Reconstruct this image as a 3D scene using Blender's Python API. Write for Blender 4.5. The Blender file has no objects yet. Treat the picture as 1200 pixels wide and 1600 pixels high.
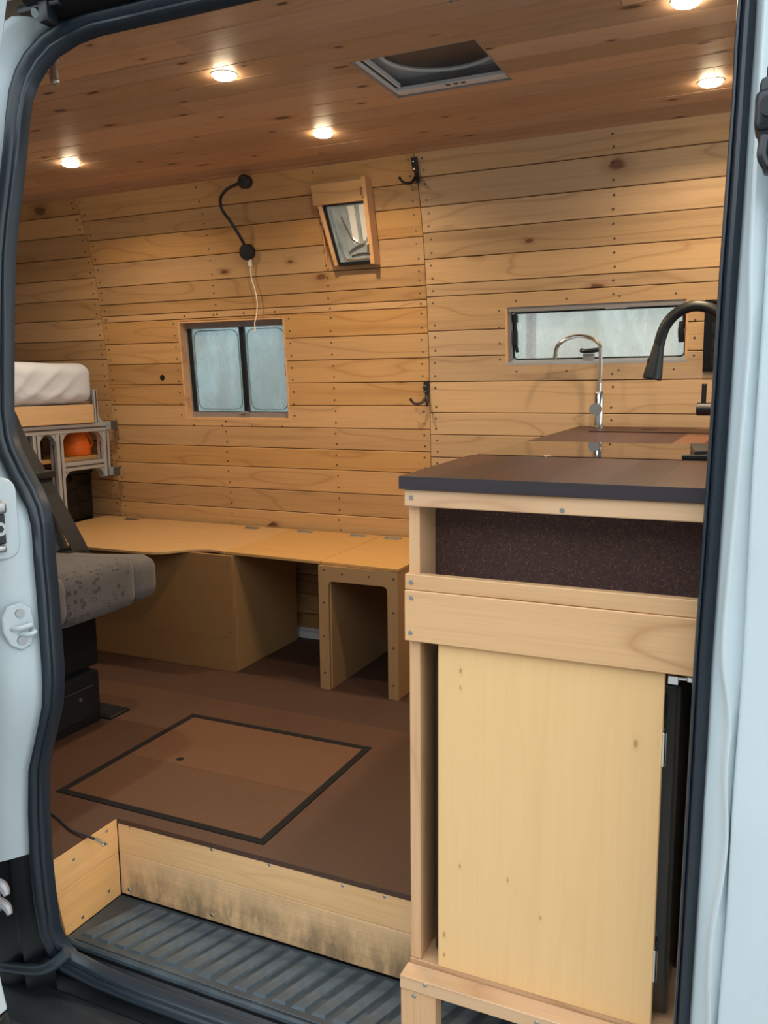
import bpy, bmesh, math, random
from mathutils import Vector, Matrix
random.seed(7)
C = bpy.context.scene.collection
S = bpy.context.scene

# ------------------------------------------------------------------ camera, sky, exposure
cam_d = bpy.data.cameras.new('camera')
cam = bpy.data.objects.new('camera', cam_d); C.objects.link(cam)
rt = Vector((0.9074299, 0.42009558, -0.0095226)); up = Vector((-0.05433646, 0.13978112, 0.98869044)); fw = Vector((-0.41667556, 0.89664984, -0.14966807))
m = Matrix.Identity(4)
for i in range(3):
    m[i][0] = rt[i]; m[i][1] = up[i]; m[i][2] = -fw[i]
m.translation = (0, 0, 1.05)
cam.matrix_world = m
cam_d.sensor_fit = 'VERTICAL'; cam_d.sensor_height = 36; cam_d.lens = 36*1325.76/1600
cam_d.clip_start = 0.02
S.camera = cam
wld = bpy.data.worlds.new('overcast_sky'); S.world = wld; wld.use_nodes = True
bg = wld.node_tree.nodes['Background']
bg.inputs[0].default_value = (0.84, 0.94, 1.0, 1); bg.inputs[1].default_value = 2.35
S.view_settings.view_transform = 'Standard'; S.view_settings.look = 'None'
S.view_settings.gamma = 1; S.view_settings.use_curve_mapping = False
S.view_settings.exposure = 0.35
LAMP_W = 3.9

# ------------------------------------------------------------------ materials
def mat(name, color=(.8,.8,.8), rough=.5, metal=0., spec=.5):
    mt = bpy.data.materials.new(name); mt.use_nodes = True
    b = mt.node_tree.nodes['Principled BSDF']
    b.inputs['Base Color'].default_value = (*color, 1); b.inputs['Roughness'].default_value = rough
    b.inputs['Metallic'].default_value = metal; b.inputs['Specular IOR Level'].default_value = spec
    return mt
class NT:
    def __init__(s, mt): s.t = mt.node_tree; s.b = s.t.nodes['Principled BSDF']
    def n(s, typ, **kw):
        nd = s.t.nodes.new(typ)
        for k, v in kw.items():
            if hasattr(nd, k): setattr(nd, k, v)
        return nd
    def l(s, a, b): s.t.links.new(a, b)
    def math(s, op, a, b=None, c=None):
        nd = s.n('ShaderNodeMath', operation=op)
        for i, v in enumerate((a, b, c)):
            if v is None: continue
            if isinstance(v, (int, float)): nd.inputs[i].default_value = v
            else: s.l(v, nd.inputs[i])
        return nd.outputs[0]
    def mix(s, fac, a, b, blend='MIX'):
        nd = s.n('ShaderNodeMix', data_type='RGBA', blend_type=blend)
        for idx, v in ((0, fac), (6, a), (7, b)):
            if isinstance(v, (int, float)): nd.inputs[idx].default_value = v
            elif isinstance(v, tuple): nd.inputs[idx].default_value = (*v, 1)
            else: s.l(v, nd.inputs[idx])
        return nd.outputs[2]
    def ramp(s, v, p0, p1):
        nd = s.n('ShaderNodeMapRange', interpolation_type='SMOOTHSTEP')
        s.l(v, nd.inputs[0]); nd.inputs[1].default_value = p0; nd.inputs[2].default_value = p1
        return nd.outputs[0]
    def coord(s, scale, rnd=None, loc=(0,0,0)):
        tc = s.n('ShaderNodeTexCoord'); mp = s.n('ShaderNodeMapping'); mp.inputs['Scale'].default_value = scale
        mp.inputs['Location'].default_value = loc
        src = tc.outputs['Object']
        if rnd is not None:
            ad = s.n('ShaderNodeVectorMath', operation='MULTIPLY_ADD'); s.l(rnd, ad.inputs[0])
            ad.inputs[1].default_value = (17.3, 9.1, 5.7); s.l(src, ad.inputs[2]); src = ad.outputs[0]
        s.l(src, mp.inputs[0]); return mp.outputs[0]
    def noise(s, vec, scale=1, detail=3, rough=.5):
        nd = s.n('ShaderNodeTexNoise'); nd.inputs['Scale'].default_value = scale; nd.inputs['Detail'].default_value = detail
        nd.inputs['Roughness'].default_value = rough; s.l(vec, nd.inputs['Vector']); return nd.outputs['Fac']
    def bump(s, h, strength=.1, dist=.001):
        nd = s.n('ShaderNodeBump'); nd.inputs['Strength'].default_value = strength; nd.inputs['Distance'].default_value = dist
        s.l(h, nd.inputs['Height']); s.l(nd.outputs[0], s.b.inputs['Normal'])

def wood(name, base, dark, axis='X', rings=.45, ring_n=9, vary=.25, knots=.0, rough=.45, knot_col=(.15,.065,.028), grain=.3, streak=.25, ring_scale=1.0, stain=None, knot_s=(3.2, 8.5), ring_pow=9):
    mt = mat(name, base, rough); t = NT(mt)
    oi = t.n('ShaderNodeObjectInfo'); rnd = oi.outputs['Random']
    def sc(a, b):
        return {'X': (a, b, b), 'Y': (b, a, b), 'Z': (b, b, a)}[axis]
    fine = t.noise(t.coord(sc(4, 220), rnd), 1, 3, .6)
    strk = t.noise(t.coord(sc(.9, 26), rnd), 1, 4, .6)
    broad = t.noise(t.coord(sc(1.1*ring_scale, 8.*ring_scale), rnd), 1, 1.6, .45)
    saw = t.math('FRACT', t.math('MULTIPLY', broad, ring_n))
    line = t.math('POWER', t.math('ABSOLUTE', t.math('SUBTRACT', t.math('MULTIPLY', saw, 2.), 1.)), ring_pow)
    lf = t.math('MULTIPLY', line, rings)
    col = t.mix(lf, base, dark)
    col = t.mix(t.math('MULTIPLY', t.ramp(strk, .5, .8), streak), col, dark)
    col = t.mix(t.math('MULTIPLY', t.ramp(fine, .35, .75), grain), col, tuple(x*.62 for x in base))
    # board to board tone
    w = t.n('ShaderNodeTexWhiteNoise', noise_dimensions='1D'); t.l(rnd, w.inputs['W'])
    hs = t.n('ShaderNodeHueSaturation'); t.l(col, hs.inputs['Color'])
    t.l(t.math('MULTIPLY_ADD', w.outputs['Value'], vary, 1 - vary*.55), hs.inputs['Value'])
    t.l(t.math('MULTIPLY_ADD', rnd, .16, .92), hs.inputs['Saturation'])
    col = hs.outputs[0]
    if knots > 0:
        vo = t.n('ShaderNodeTexVoronoi'); vo.inputs['Scale'].default_value = 1
        vo.voronoi_dimensions = '2D'
        sx = t.n('ShaderNodeSeparateXYZ'); t.l(t.coord(sc(knot_s[0], knot_s[1]), rnd), sx.inputs[0])
        cb_ = t.n('ShaderNodeCombineXYZ'); t.l(sx.outputs[0], cb_.inputs[0]); t.l(t.math('ADD', sx.outputs[1], sx.outputs[2]), cb_.inputs[1])
        t.l(cb_.outputs[0], vo.inputs['Vector'])
        sep = t.n('ShaderNodeSeparateColor'); t.l(vo.outputs['Color'], sep.inputs[0])
        pick = t.math('LESS_THAN', sep.outputs[0], knots)
        wob = t.noise(t.coord(sc(14, 40), rnd), 1, 2, .6)
        d = t.math('ADD', vo.outputs['Distance'], t.math('MULTIPLY', t.math('SUBTRACT', wob, .5), .16))
        d = t.math('MULTIPLY', d, t.math('MULTIPLY_ADD', sep.outputs[1], 1.1, .75))
        core = t.math('MULTIPLY', t.math('SUBTRACT', 1., t.ramp(d, .045, .105)), pick)
        halo = t.math('MULTIPLY', t.math('SUBTRACT', 1., t.ramp(d, .06, .26)), t.math('MULTIPLY', pick, .45))
        col = t.mix(halo, col, tuple(x*1. for x in dark)); col = t.mix(core, col, knot_col)
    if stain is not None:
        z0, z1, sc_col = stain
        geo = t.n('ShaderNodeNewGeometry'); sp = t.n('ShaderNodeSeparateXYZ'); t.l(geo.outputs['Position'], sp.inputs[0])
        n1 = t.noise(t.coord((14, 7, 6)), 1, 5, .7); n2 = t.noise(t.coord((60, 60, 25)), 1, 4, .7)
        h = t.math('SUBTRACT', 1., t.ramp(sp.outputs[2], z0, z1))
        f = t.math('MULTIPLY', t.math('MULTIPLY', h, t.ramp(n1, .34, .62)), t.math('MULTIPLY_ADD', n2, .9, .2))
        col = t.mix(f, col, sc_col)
    t.l(col, t.b.inputs['Base Color'])
    t.bump(t.math('ADD', fine, t.math('MULTIPLY', line, -.6)), .12, .001)
    return mt

M = {}
M['wall'] = wood('wall_timber', (.56,.335,.155), (.24,.11,.042), 'X', .44, 6, .30, .13, .42, streak=.5, ring_pow=12, ring_scale=.85)
M['wall_daylit'] = wood('wall_timber_daylit', (.585,.395,.23), (.27,.145,.07), 'X', .48, 6, .28, .14, .42, streak=.5, ring_pow=12, ring_scale=.85)  # right-hand boards: neutral daylight tone put into the timber colour
M['ceil'] = wood('ceiling_cedar', (.53,.325,.205), (.30,.15,.085), 'X', .3, 6, .34, .34, .5, knot_col=(.06,.025,.015), streak=.5, knot_s=(4.2, 11))
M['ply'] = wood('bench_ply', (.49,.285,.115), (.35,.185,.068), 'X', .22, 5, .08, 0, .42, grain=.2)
M['ply_front_shaded'] = wood('bench_front_ply_shaded', (.29,.150,.052), (.20,.10,.034), 'X', .2, 4, .06, 0, .45, grain=.2)  # bench front: its shade is painted in as a darker ply
M['ply_raw'] = wood('bench_ply_pale', (.39,.23,.105), (.29,.165,.07), 'Z', .2, 4, .1, 0, .5, grain=.25)
M['door_ply'] = wood('door_ply', (.80,.49,.215), (.66,.38,.145), 'Z', .14, 4, .0, .06, .45, knot_col=(.45,.25,.11), grain=.1, streak=.35, knot_s=(16, 34))
M['pine'] = wood('frame_timber', (.67,.405,.220), (.42,.20,.085), 'X', .6, 5, .1, 0, .45, grain=.25, ring_scale=.8)
M['pine_v'] = wood('frame_timber_upright', (.65,.375,.195), (.42,.21,.09), 'Z', .4, 5, .1, 0, .45, grain=.3)
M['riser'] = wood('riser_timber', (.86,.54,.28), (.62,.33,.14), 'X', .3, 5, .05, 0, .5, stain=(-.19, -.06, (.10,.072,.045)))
M['riser_y'] = wood('riser_timber_side', (.86,.49,.21), (.62,.33,.13), 'Y', .3, 5, .05, .04, .5)
M['walnut'] = wood('worktop_walnut', (.062,.024,.016), (.028,.011,.008), 'Y', .5, 6, .7, 0, .40, grain=.4)
M['walnut_pale'] = wood('worktop_sapwood', (.19,.078,.04), (.09,.038,.02), 'Y', .4, 6, .2, 0, .42, grain=.4)
M['edge'] = wood('worktop_edge', (.030,.022,.024), (.014,.010,.011), 'X', .3, 5, .1, 0, .5)
M['bed_board'] = wood('bed_board', (.62,.41,.22), (.45,.28,.13), 'Y', .25, 4, .05, 0, .5)

def speck(name, base, light, dark, scale, rough=.75, amt=.6, fleck=.0, big=0.):
    mt = mat(name, base, rough); t = NT(mt)
    vo = t.n('ShaderNodeTexVoronoi'); vo.inputs['Scale'].default_value = scale
    t.l(t.coord((1,1,1)), vo.inputs['Vector'])
    sep = t.n('ShaderNodeSeparateColor'); t.l(vo.outputs['Color'], sep.inputs[0])
    col = t.mix(t.math('MULTIPLY', t.ramp(sep.outputs[0], .3, 1.), amt), base, light)
    col = t.mix(t.math('MULTIPLY', t.ramp(sep.outputs[1], .5, 1.), amt), col, dark)
    if big:
        nz = t.noise(t.coord((3,3,3)), 1, 4, .6); col = t.mix(t.math('MULTIPLY', t.ramp(nz,.35,.7), big), col, tuple(x*.6 for x in base))
    if fleck:
        col = t.mix(t.math('MULTIPLY', t.math('GREATER_THAN', sep.outputs[2], .93), fleck), col, tuple(min(1, x*3.2) for x in light))
    t.l(col, t.b.inputs['Base Color']); t.bump(sep.outputs[0], .15, .0008)
    return mt
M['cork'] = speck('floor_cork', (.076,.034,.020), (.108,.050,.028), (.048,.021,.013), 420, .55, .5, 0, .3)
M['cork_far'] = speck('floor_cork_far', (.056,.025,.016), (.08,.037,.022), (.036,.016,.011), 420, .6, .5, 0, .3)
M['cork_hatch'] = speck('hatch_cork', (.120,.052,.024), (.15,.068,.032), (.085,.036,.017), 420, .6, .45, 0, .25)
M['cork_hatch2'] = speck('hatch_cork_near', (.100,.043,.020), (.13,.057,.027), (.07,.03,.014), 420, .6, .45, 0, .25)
M['cork_dark'] = speck('cabinet_cork', (.066,.029,.022), (.105,.048,.033), (.036,.017,.014), 430, .8, .75, .3)

def dirty(name, base, dirt, scale, rough, lo=.45, hi=.7, amt=.7, stretch=(1,1,1), metal=0):
    mt = mat(name, base, rough, metal); t = NT(mt)
    nz = t.noise(t.coord(tuple(scale*s for s in stretch)), 1, 5, .65)
    t.l(t.mix(t.math('MULTIPLY', t.ramp(nz, lo, hi), amt), base, dirt), t.b.inputs['Base Color'])
    t.l(t.math('MULTIPLY_ADD', nz, .3, rough-.15), t.b.inputs['Roughness'])
    return mt
M['rubber_mat'] = dirty('step_rubber', (.030,.043,.054), (.105,.135,.158), 9, .34, .45, .8, .55)
M['rubber_rib'] = dirty('step_rubber_paler', (.048,.068,.085), (.135,.170,.195), 12, .40, .42, .75, .6)  # paler tone of the step rubber, used on the ribs
M['black_sill'] = dirty('sill_plastic', (.011,.0125,.015), (.045,.05,.055), 7, .5, .45, .75, .5, (1,3,3))
M['asphalt'] = dirty('drive_concrete', (.34,.33,.31), (.24,.235,.22), 6, .9)
M['paint'] = dirty('white_van_paint', (.53,.60,.625), (.45,.485,.49), 4, .32, .5, .75, .35)
M['shell'] = mat('van_shell', (.62,.64,.64), .45)
M['seal'] = mat('seal_rubber', (.013,.021,.031), .36)
M['black'] = mat('black_plastic', (.007,.010,.014), .4)
M['black_soft'] = mat('black_matte', (.010,.009,.010), .75, 0, .2)
M['black_gloss'] = mat('black_gloss', (.006,.006,.007), .03)
M['glass_lid'] = mat('black_glass', (.012,.008,.007), .015, 0, 1.)
M['chrome'] = mat('chrome', (.75,.75,.76), .12, 1)
M['steel'] = mat('zinc_screw', (.42,.42,.43), .4, 1)
M['screw_dark'] = mat('bronze_screw', (.13,.10,.08), .45, .6)
M['alu'] = mat('aluminium_profile', (.44,.47,.52), .38, .35)
M['alu_dark'] = mat('aluminium_slot', (.10,.10,.11), .5, .5)
M['frame_grey'] = mat('window_frame_grey', (.30,.29,.31), .45, .3)
M['orange'] = mat('orange_plastic', (.85,.16,.015), .42)
M['pipe'] = mat('white_sill_channel', (.62,.64,.66), .4)
M['cable_white'] = mat('white_cable', (.80,.78,.75), .45)
M['cable_grey'] = mat('dark_cable', (.05,.045,.05), .5)
M['hatch_grey'] = mat('roof_vent_plastic', (.55,.57,.58), .5)
M['hatch_light'] = mat('roof_vent_light_plastic', (.66,.67,.70), .45)
M['vent_cover'] = mat('roof_vent_cover', (.55,.57,.58), .5); M['vent_cover'].node_tree.nodes['Principled BSDF'].inputs['Transmission Weight'].default_value = .7
M['hatch_dome'] = mat('roof_vent_dome', (.10,.085,.075), .55)
M['tag'] = mat('white_tag', (.8,.8,.8), .6)
M['fridge'] = mat('fridge_dark', (.030,.026,.020), .3)
M['cab_in'] = mat('cabinet_interior', (.20,.12,.07), .7)
M['concrete'] = dirty('outside_wall', (.74,.75,.72), (.38,.44,.36), 2.4, .85, .4, .65, .8, (1,1,.35))
M['belt'] = mat('belt_webbing', (.008,.009,.012), .7)

def fabric(name, c, c2, pattern=False):
    mt = mat(name, c, .92); t = NT(mt)
    nz = t.noise(t.coord((320,320,320)), 1, 2)
    col = t.mix(t.ramp(nz, .35, .65), c, c2)
    if pattern:
        vo = t.n('ShaderNodeTexVoronoi', distance='CHEBYCHEV'); vo.inputs['Scale'].default_value = 52; vo.inputs['Randomness'].default_value = .8
        t.l(t.coord((1,1,1)), vo.inputs['Vector'])
        d = vo.outputs['Distance']
        ring = t.math('MULTIPLY', t.math('GREATER_THAN', d, .24), t.math('LESS_THAN', d, .34))
        sep = t.n('ShaderNodeSeparateColor'); t.l(vo.outputs['Color'], sep.inputs[0])
        ring = t.math('MULTIPLY', ring, t.math('GREATER_THAN', sep.outputs[0], .35))
        col = t.mix(t.math('MULTIPLY', ring, .75), col, (.018,.018,.022))
    t.l(col, t.b.inputs['Base Color']); t.b.inputs['Sheen Weight'].default_value = .15
    t.bump(nz, .2, .001); return mt
M['seat'] = fabric('seat_fabric', (.105,.094,.094), (.078,.072,.074))
M['seat_pat'] = fabric('seat_fabric_patterned', (.092,.083,.085), (.07,.064,.067), True)
M['seat_back'] = fabric('seat_back_fabric', (.062,.062,.068), (.045,.046,.052))

def sheet_mat():
    mt = mat('white_sheet', (.56,.62,.75), .85); t = NT(mt)
    w = t.n('ShaderNodeTexWave', wave_type='BANDS', bands_direction='DIAGONAL'); w.inputs['Scale'].default_value = 2.4
    w.inputs['Distortion'].default_value = 6; w.inputs['Detail'].default_value = 2; w.inputs['Detail Scale'].default_value = 1.3
    t.l(t.coord((.5,1.4,2.4)), w.inputs['Vector'])
    t.bump(w.outputs['Fac'], .12, .01); return mt
M['sheet'] = sheet_mat()

def glass_mat(name, tint, dirt, amt, scale):
    mt = bpy.data.materials.new(name); mt.use_nodes = True; nt = mt.node_tree
    nt.nodes.remove(nt.nodes['Principled BSDF']); out = nt.nodes['Material Output']
    class T(NT):
        def __init__(s): s.t = nt
    t = T()
    tr = t.n('ShaderNodeBsdfTransparent'); tr.inputs[0].default_value = (*tint, 1)
    tl = t.n('ShaderNodeBsdfTranslucent'); tl.inputs[0].default_value = (*dirt, 1)
    df = t.n('ShaderNodeBsdfDiffuse'); df.inputs[0].default_value = (*dirt, 1)
    gl = t.n('ShaderNodeBsdfGlossy'); gl.inputs[1].default_value = .06
    nz = t.noise(t.coord((scale, scale, scale*.5)), 1, 6, .65)
    a = t.n('ShaderNodeMixShader'); a.inputs[0].default_value = .5; t.l(tl.outputs[0], a.inputs[1]); t.l(df.outputs[0], a.inputs[2])
    b = t.n('ShaderNodeMixShader'); t.l(t.math('MULTIPLY_ADD', t.ramp(nz, .3, .75), amt, amt*.4), b.inputs[0]); t.l(tr.outputs[0], b.inputs[1]); t.l(a.outputs[0], b.inputs[2])
    fr = t.n('ShaderNodeFresnel'); fr.inputs[0].default_value = 1.45
    c = t.n('ShaderNodeMixShader'); t.l(fr.outputs[0], c.inputs[0]); t.l(b.outputs[0], c.inputs[1]); t.l(gl.outputs[0], c.inputs[2])
    t.l(c.outputs[0], out.inputs[0]); return mt
M['pane'] = glass_mat('dirty_acrylic', (.72,.79,.81), (.52,.59,.61), .40, 7)
M['pane2'] = glass_mat('misty_acrylic', (.97,.97,.95), (.75,.76,.73), .42, 6)
def emit(name, col, st):
    mt = bpy.data.materials.new(name); mt.use_nodes = True; b = mt.node_tree.nodes['Principled BSDF']
    b.inputs['Base Color'].default_value = (0,0,0,1); b.inputs['Emission Color'].default_value = (*col, 1); b.inputs['Emission Strength'].default_value = st
    return mt
M['screening'] = dirty('screening_render', (.16,.15,.14), (.11,.11,.10), 2, .8)  # colour of the added light-blocking wall
M['lamp'] = emit('lamp_lens', (1, .80, .52), 90)

for k_ in ('walnut', 'walnut_pale'): M[k_].node_tree.nodes['Principled BSDF'].inputs['Specular IOR Level'].default_value = .22
# ------------------------------------------------------------------ mesh helpers
def put(name, me, material, parent=None):
    o = bpy.data.objects.new(name, me); C.objects.link(o)
    if material is not None: me.materials.append(M[material] if isinstance(material, str) else material)
    if parent is not None: o.parent = parent
    return o
class MB:
    def __init__(s): s.bm = bmesh.new()
    def box(s, x0, x1, y0, y1, z0, z1, bev=0, seg=1, mtx=None):
        b = bmesh.new(); bmesh.ops.create_cube(b, size=1)
        for v in b.verts:
            v.co = Vector(((x0+x1)/2+v.co.x*abs(x1-x0), (y0+y1)/2+v.co.y*abs(y1-y0), (z0+z1)/2+v.co.z*abs(z1-z0)))
        if bev: bmesh.ops.bevel(b, geom=b.edges[:], offset=bev, segments=seg, profile=.5, affect='EDGES')
        s.add(b, mtx); return s
    def add(s, b, mtx=None):
        if mtx is not None: bmesh.ops.transform(b, matrix=mtx, verts=b.verts)
        me = bpy.data.meshes.new('t'); b.to_mesh(me); b.free(); s.bm.from_mesh(me); bpy.data.meshes.remove(me)
    def cyl(s, p, q, r, r2=None, n=20):
        p, q = Vector(p), Vector(q); d = q-p
        b = bmesh.new(); bmesh.ops.create_cone(b, cap_ends=True, segments=n, radius1=r, radius2=r if r2 is None else r2, depth=d.length)
        s.add(b, Matrix.Translation((p+q)/2) @ Vector((0,0,1)).rotation_difference(d.normalized()).to_matrix().to_4x4()); return s
    def sphere(s, c, r, sc=(1,1,1), u=16, v=10):
        b = bmesh.new(); bmesh.ops.create_uvsphere(b, u_segments=u, v_segments=v, radius=r)
        s.add(b, Matrix.Translation(c) @ Matrix.Diagonal((*sc, 1))); return s
    def tube(s, pts, r, n=10, smooth=True, flat=None):
        pts = [Vector(p) for p in pts]
        if smooth and len(pts) > 2: pts = catmull(pts, 6)
        rr = r if isinstance(r, (list, tuple)) else None
        rings = []; prev = None
        for i, p in enumerate(pts):
            t = (pts[min(i+1, len(pts)-1)] - pts[max(i-1, 0)]).normalized()
            if prev is None:
                a = Vector((0,0,1)) if abs(t.z) < .9 else Vector((1,0,0)); u = t.cross(a).normalized()
            else: u = (prev - t*prev.dot(t)).normalized()
            prev = u; w = t.cross(u)
            rad = r if rr is None else rr[0] + (rr[1]-rr[0])*i/(len(pts)-1)
            rings.append([s.bm.verts.new(p + (u*math.cos(2*math.pi*k/n) + w*math.sin(2*math.pi*k/n))*rad) for k in range(n)])
        for a, b in zip(rings, rings[1:]):
            for k in range(n): s.bm.faces.new((a[k], a[(k+1)%n], b[(k+1)%n], b[k]))
        s.bm.faces.new(rings[0][::-1]); s.bm.faces.new(rings[-1]); return s
    def prism(s, poly, lo, hi, axis='Z', bev=0):
        f = {'Z': lambda a, b, c: (a, b, c), 'Y': lambda a, b, c: (a, c, b), 'X': lambda a, b, c: (c, a, b)}[axis]
        b_ = bmesh.new()
        A = [b_.verts.new(f(a, b, lo)) for a, b in poly]; B = [b_.verts.new(f(a, b, hi)) for a, b in poly]; n = len(poly)
        b_.faces.new(A[::-1]); b_.faces.new(B)
        for k in range(n): b_.faces.new((A[k], A[(k+1)%n], B[(k+1)%n], B[k]))
        bmesh.ops.recalc_face_normals(b_, faces=b_.faces)
        if bev: bmesh.ops.bevel(b_, geom=b_.edges[:], offset=bev, segments=1, affect='EDGES')
        s.add(b_); return s
    def loft(s, rows, close=False):
        R = [[s.bm.verts.new(p) for p in r] for r in rows]
        for a, b in zip(R, R[1:]):
            n = len(a)
            for k in range(n if close else n-1): s.bm.faces.new((a[k], a[(k+1)%n], b[(k+1)%n], b[k]))
        return s
    def lathe(s, prof, c=(0,0,0), n=24, mtx=None):
        b = bmesh.new(); R = []
        for r, z in prof: R.append([b.verts.new((r*math.cos(2*math.pi*k/n), r*math.sin(2*math.pi*k/n), z)) for k in range(n)])
        for a, d in zip(R, R[1:]):
            for k in range(n): b.faces.new((a[k], a[(k+1)%n], d[(k+1)%n], d[k]))
        b.faces.new(R[0][::-1]); b.faces.new(R[-1]); bmesh.ops.recalc_face_normals(b, faces=b.faces)
        s.add(b, Matrix.Translation(c) @ (mtx if mtx is not None else Matrix.Identity(4))); return s
    def build(s, name, material, parent=None, ang=35, recalc=True):
        if recalc: bmesh.ops.recalc_face_normals(s.bm, faces=s.bm.faces)
        me = bpy.data.meshes.new(name); s.bm.to_mesh(me); s.bm.free()
        for p in me.polygons: p.use_smooth = True
        me.set_sharp_from_angle(angle=math.radians(ang))
        return put(name, me, material, parent)
def catmull(P, k):
    out = []; n = len(P)
    for i in range(n-1):
        p0, p1, p2, p3 = P[max(i-1,0)], P[i], P[i+1], P[min(i+2,n-1)]
        for j in range(k):
            t = j/k
            out.append(.5*((2*p1)+(p2-p0)*t+(2*p0-5*p1+4*p2-p3)*t*t+(3*p1-p0-3*p2+p3)*t**3))
    out.append(P[-1]); return out
def tag(o, label, cat, group=None):
    o['label'] = label; o['category'] = cat
    if group: o['group'] = group
    return o
def empty(name, loc=(0,0,0)):
    # an empty at the thing's base; parts keep world coordinates through the parent inverse
    o = bpy.data.objects.new(name, None); C.objects.link(o); o.location = loc; o.empty_display_size = .05
    return o
def thing(name, label, cat, loc=(0,0,0), group=None): return tag(empty(name, loc), label, cat, group)
def struct(o): o['kind'] = 'structure'; return o
def stuff(o): o['kind'] = 'stuff'; return o
def under(parent, *objs):
    for o in objs:
        o.parent = parent; o.matrix_parent_inverse = Matrix.Translation(parent.location).inverted()
def interp(z, T):
    if z <= T[0][0]: return T[0][1]
    for (a, b), (c, d) in zip(T, T[1:]):
        if z <= c: return b + (d-b)*(z-a)/(c-a)
    return T[-1][1]
WP = [(-.05,3.045),(.45,3.043),(.75,3.022),(.93,3.015),(1.13,3.005),(1.32,2.987),(1.47,2.966),(1.55,2.955),(1.65,2.93),(1.72,2.912),(1.78,2.89),(1.85,2.86),(1.95,2.80)]
def wy(z): return interp(z, WP)
def sy(z): return 1.24 + 3.043 - wy(z)
CZ = 1.84

# boards cut from a rectangle of (u,v) minus holes; f(u,v,depth) places them
def boards(u0, u1, v0, v1, holes, f, name, material, parent, thick=.010, gap=.0013, cham=.0016, vseg=3):
    a0, a1, b0, b1 = u0+gap, u1-gap, v0+gap, v1-gap
    us = {a0, a1}; vs = {b0, b1, b0+cham, b1-cham}
    for k in range(1, vseg): vs.add(b0+(b1-b0)*k/vseg)
    for h in holes:
        for u in h[:2]:
            if a0 < u < a1: us.add(u)
        for v in h[2:]:
            if b0 < v < b1: vs.add(v)
    us, vs = sorted(us), sorted(vs)
    cells = set()
    for i in range(len(us)-1):
        for j in range(len(vs)-1):
            cu, cv = (us[i]+us[i+1])/2, (vs[j]+vs[j+1])/2
            if not any(h[0] < cu < h[1] and h[2] < cv < h[3] for h in holes): cells.add((i, j))
    out = []
    while cells:
        seed = cells.pop(); comp = {seed}; st = [seed]
        while st:
            i, j = st.pop()
            for q in ((i+1,j),(i-1,j),(i,j+1),(i,j-1)):
                if q in cells: cells.remove(q); comp.add(q); st.append(q)
        bm = bmesh.new(); F = {}; B = {}
        def fv(i, j):
            if (i, j) not in F:
                d = cham if j in (0, len(vs)-1) else 0
                F[i, j] = bm.verts.new(f(us[i], vs[j], d)); B[i, j] = bm.verts.new(f(us[i], vs[j], thick))
            return F[i, j]
        for i, j in comp:
            q = [(i,j),(i+1,j),(i+1,j+1),(i,j+1)]
            for k in q: fv(*k)
            bm.faces.new([F[k] for k in q]); bm.faces.new([B[k] for k in q[::-1]])
            for (di, dj), (s_, e_) in (((0,-1),(0,1)),((1,0),(1,2)),((0,1),(2,3)),((-1,0),(3,0))):
                if (i+di, j+dj) not in comp:
                    bm.faces.new((F[q[e_]], F[q[s_]], B[q[s_]], B[q[e_]]))
        bmesh.ops.recalc_face_normals(bm, faces=bm.faces)
        me = bpy.data.meshes.new(name); bm.to_mesh(me); bm.free()
        out.append(put(name, me, material, parent))
    return out

def rr_poly(x0, x1, z0, z1, r, n=5):
    out = []
    for cx, cz, a in ((x1-r,z0+r,-90),(x1-r,z1-r,0),(x0+r,z1-r,90),(x0+r,z0+r,180)):
        for k in range(n+1):
            t = math.radians(a+90*k/n); out.append((cx+r*math.cos(t), cz+r*math.sin(t)))
    return out

# ------------------------------------------------------------------ back wall with boards
W1 = (-2.350, -1.822, .903, 1.320); W2 = (-.906, -.288, 1.112, 1.313); WB = (-1.600, -1.415, 1.505, 1.775)
HOLES = [W1, W2]
def wall_f(x, z, d): return (x, wy(z)+d, z)
def wall_sheet(x0, x1, z0, z1, off, holes):
    us = sorted({x0, x1, *[h for q in holes for h in q[:2]]}); vs = sorted({z0, z1, *[h for q in holes for h in q[2:]], *[z for z, _ in WP if z0 < z < z1]})
    mb = MB(); V = {}
    for i in range(len(us)-1):
        for j in range(len(vs)-1):
            cu, cv = (us[i]+us[i+1])/2, (vs[j]+vs[j+1])/2
            if any(h[0] < cu < h[1] and h[2] < cv < h[3] for h in holes): continue
            mb.bm.faces.new([V.setdefault(k, None) or V.__setitem__(k, mb.bm.verts.new((us[k[0]], wy(vs[k[1]])+off, vs[k[1]]))) or V[k] for k in ((i,j),(i+1,j),(i+1,j+1),(i,j+1))])
    return mb
X0, X1 = -4.25, .60
wb = struct(wall_sheet(X0, X1, -.05, 1.95, .0115, HOLES).build('wall_back', 'black_soft'))
zM = [0, .085,.17,.255,.345,.435,.52,.612,.705,.789,.875,.965,1.055,1.144,1.233,1.328,1.355,1.404,1.478,1.575,1.672,1.751,1.845]
zR = [0,.1,.2,.3,.4,.5,.6,.69,.77,.856,.939,1.054,1.147,1.24,1.363,1.406,1.495,1.585,1.671,1.766,1.845]
zL = [0,.09,.18,.27,.36,.45,.53,.617,.712,.80,.893,.986,1.073,1.169,1.254,1.347,1.433,1.523,1.61,1.70,1.78,1.845]
SL, SR = -2.765, -1.204
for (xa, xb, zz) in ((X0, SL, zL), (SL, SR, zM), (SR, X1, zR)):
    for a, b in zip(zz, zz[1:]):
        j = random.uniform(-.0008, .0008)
        boards(xa, xb, a, b, HOLES, lambda x, z, d, j=j: (x, wy(z)+d+j, z), 'plank', 'wall_daylit' if xa == SR else 'wall', wb)
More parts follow.
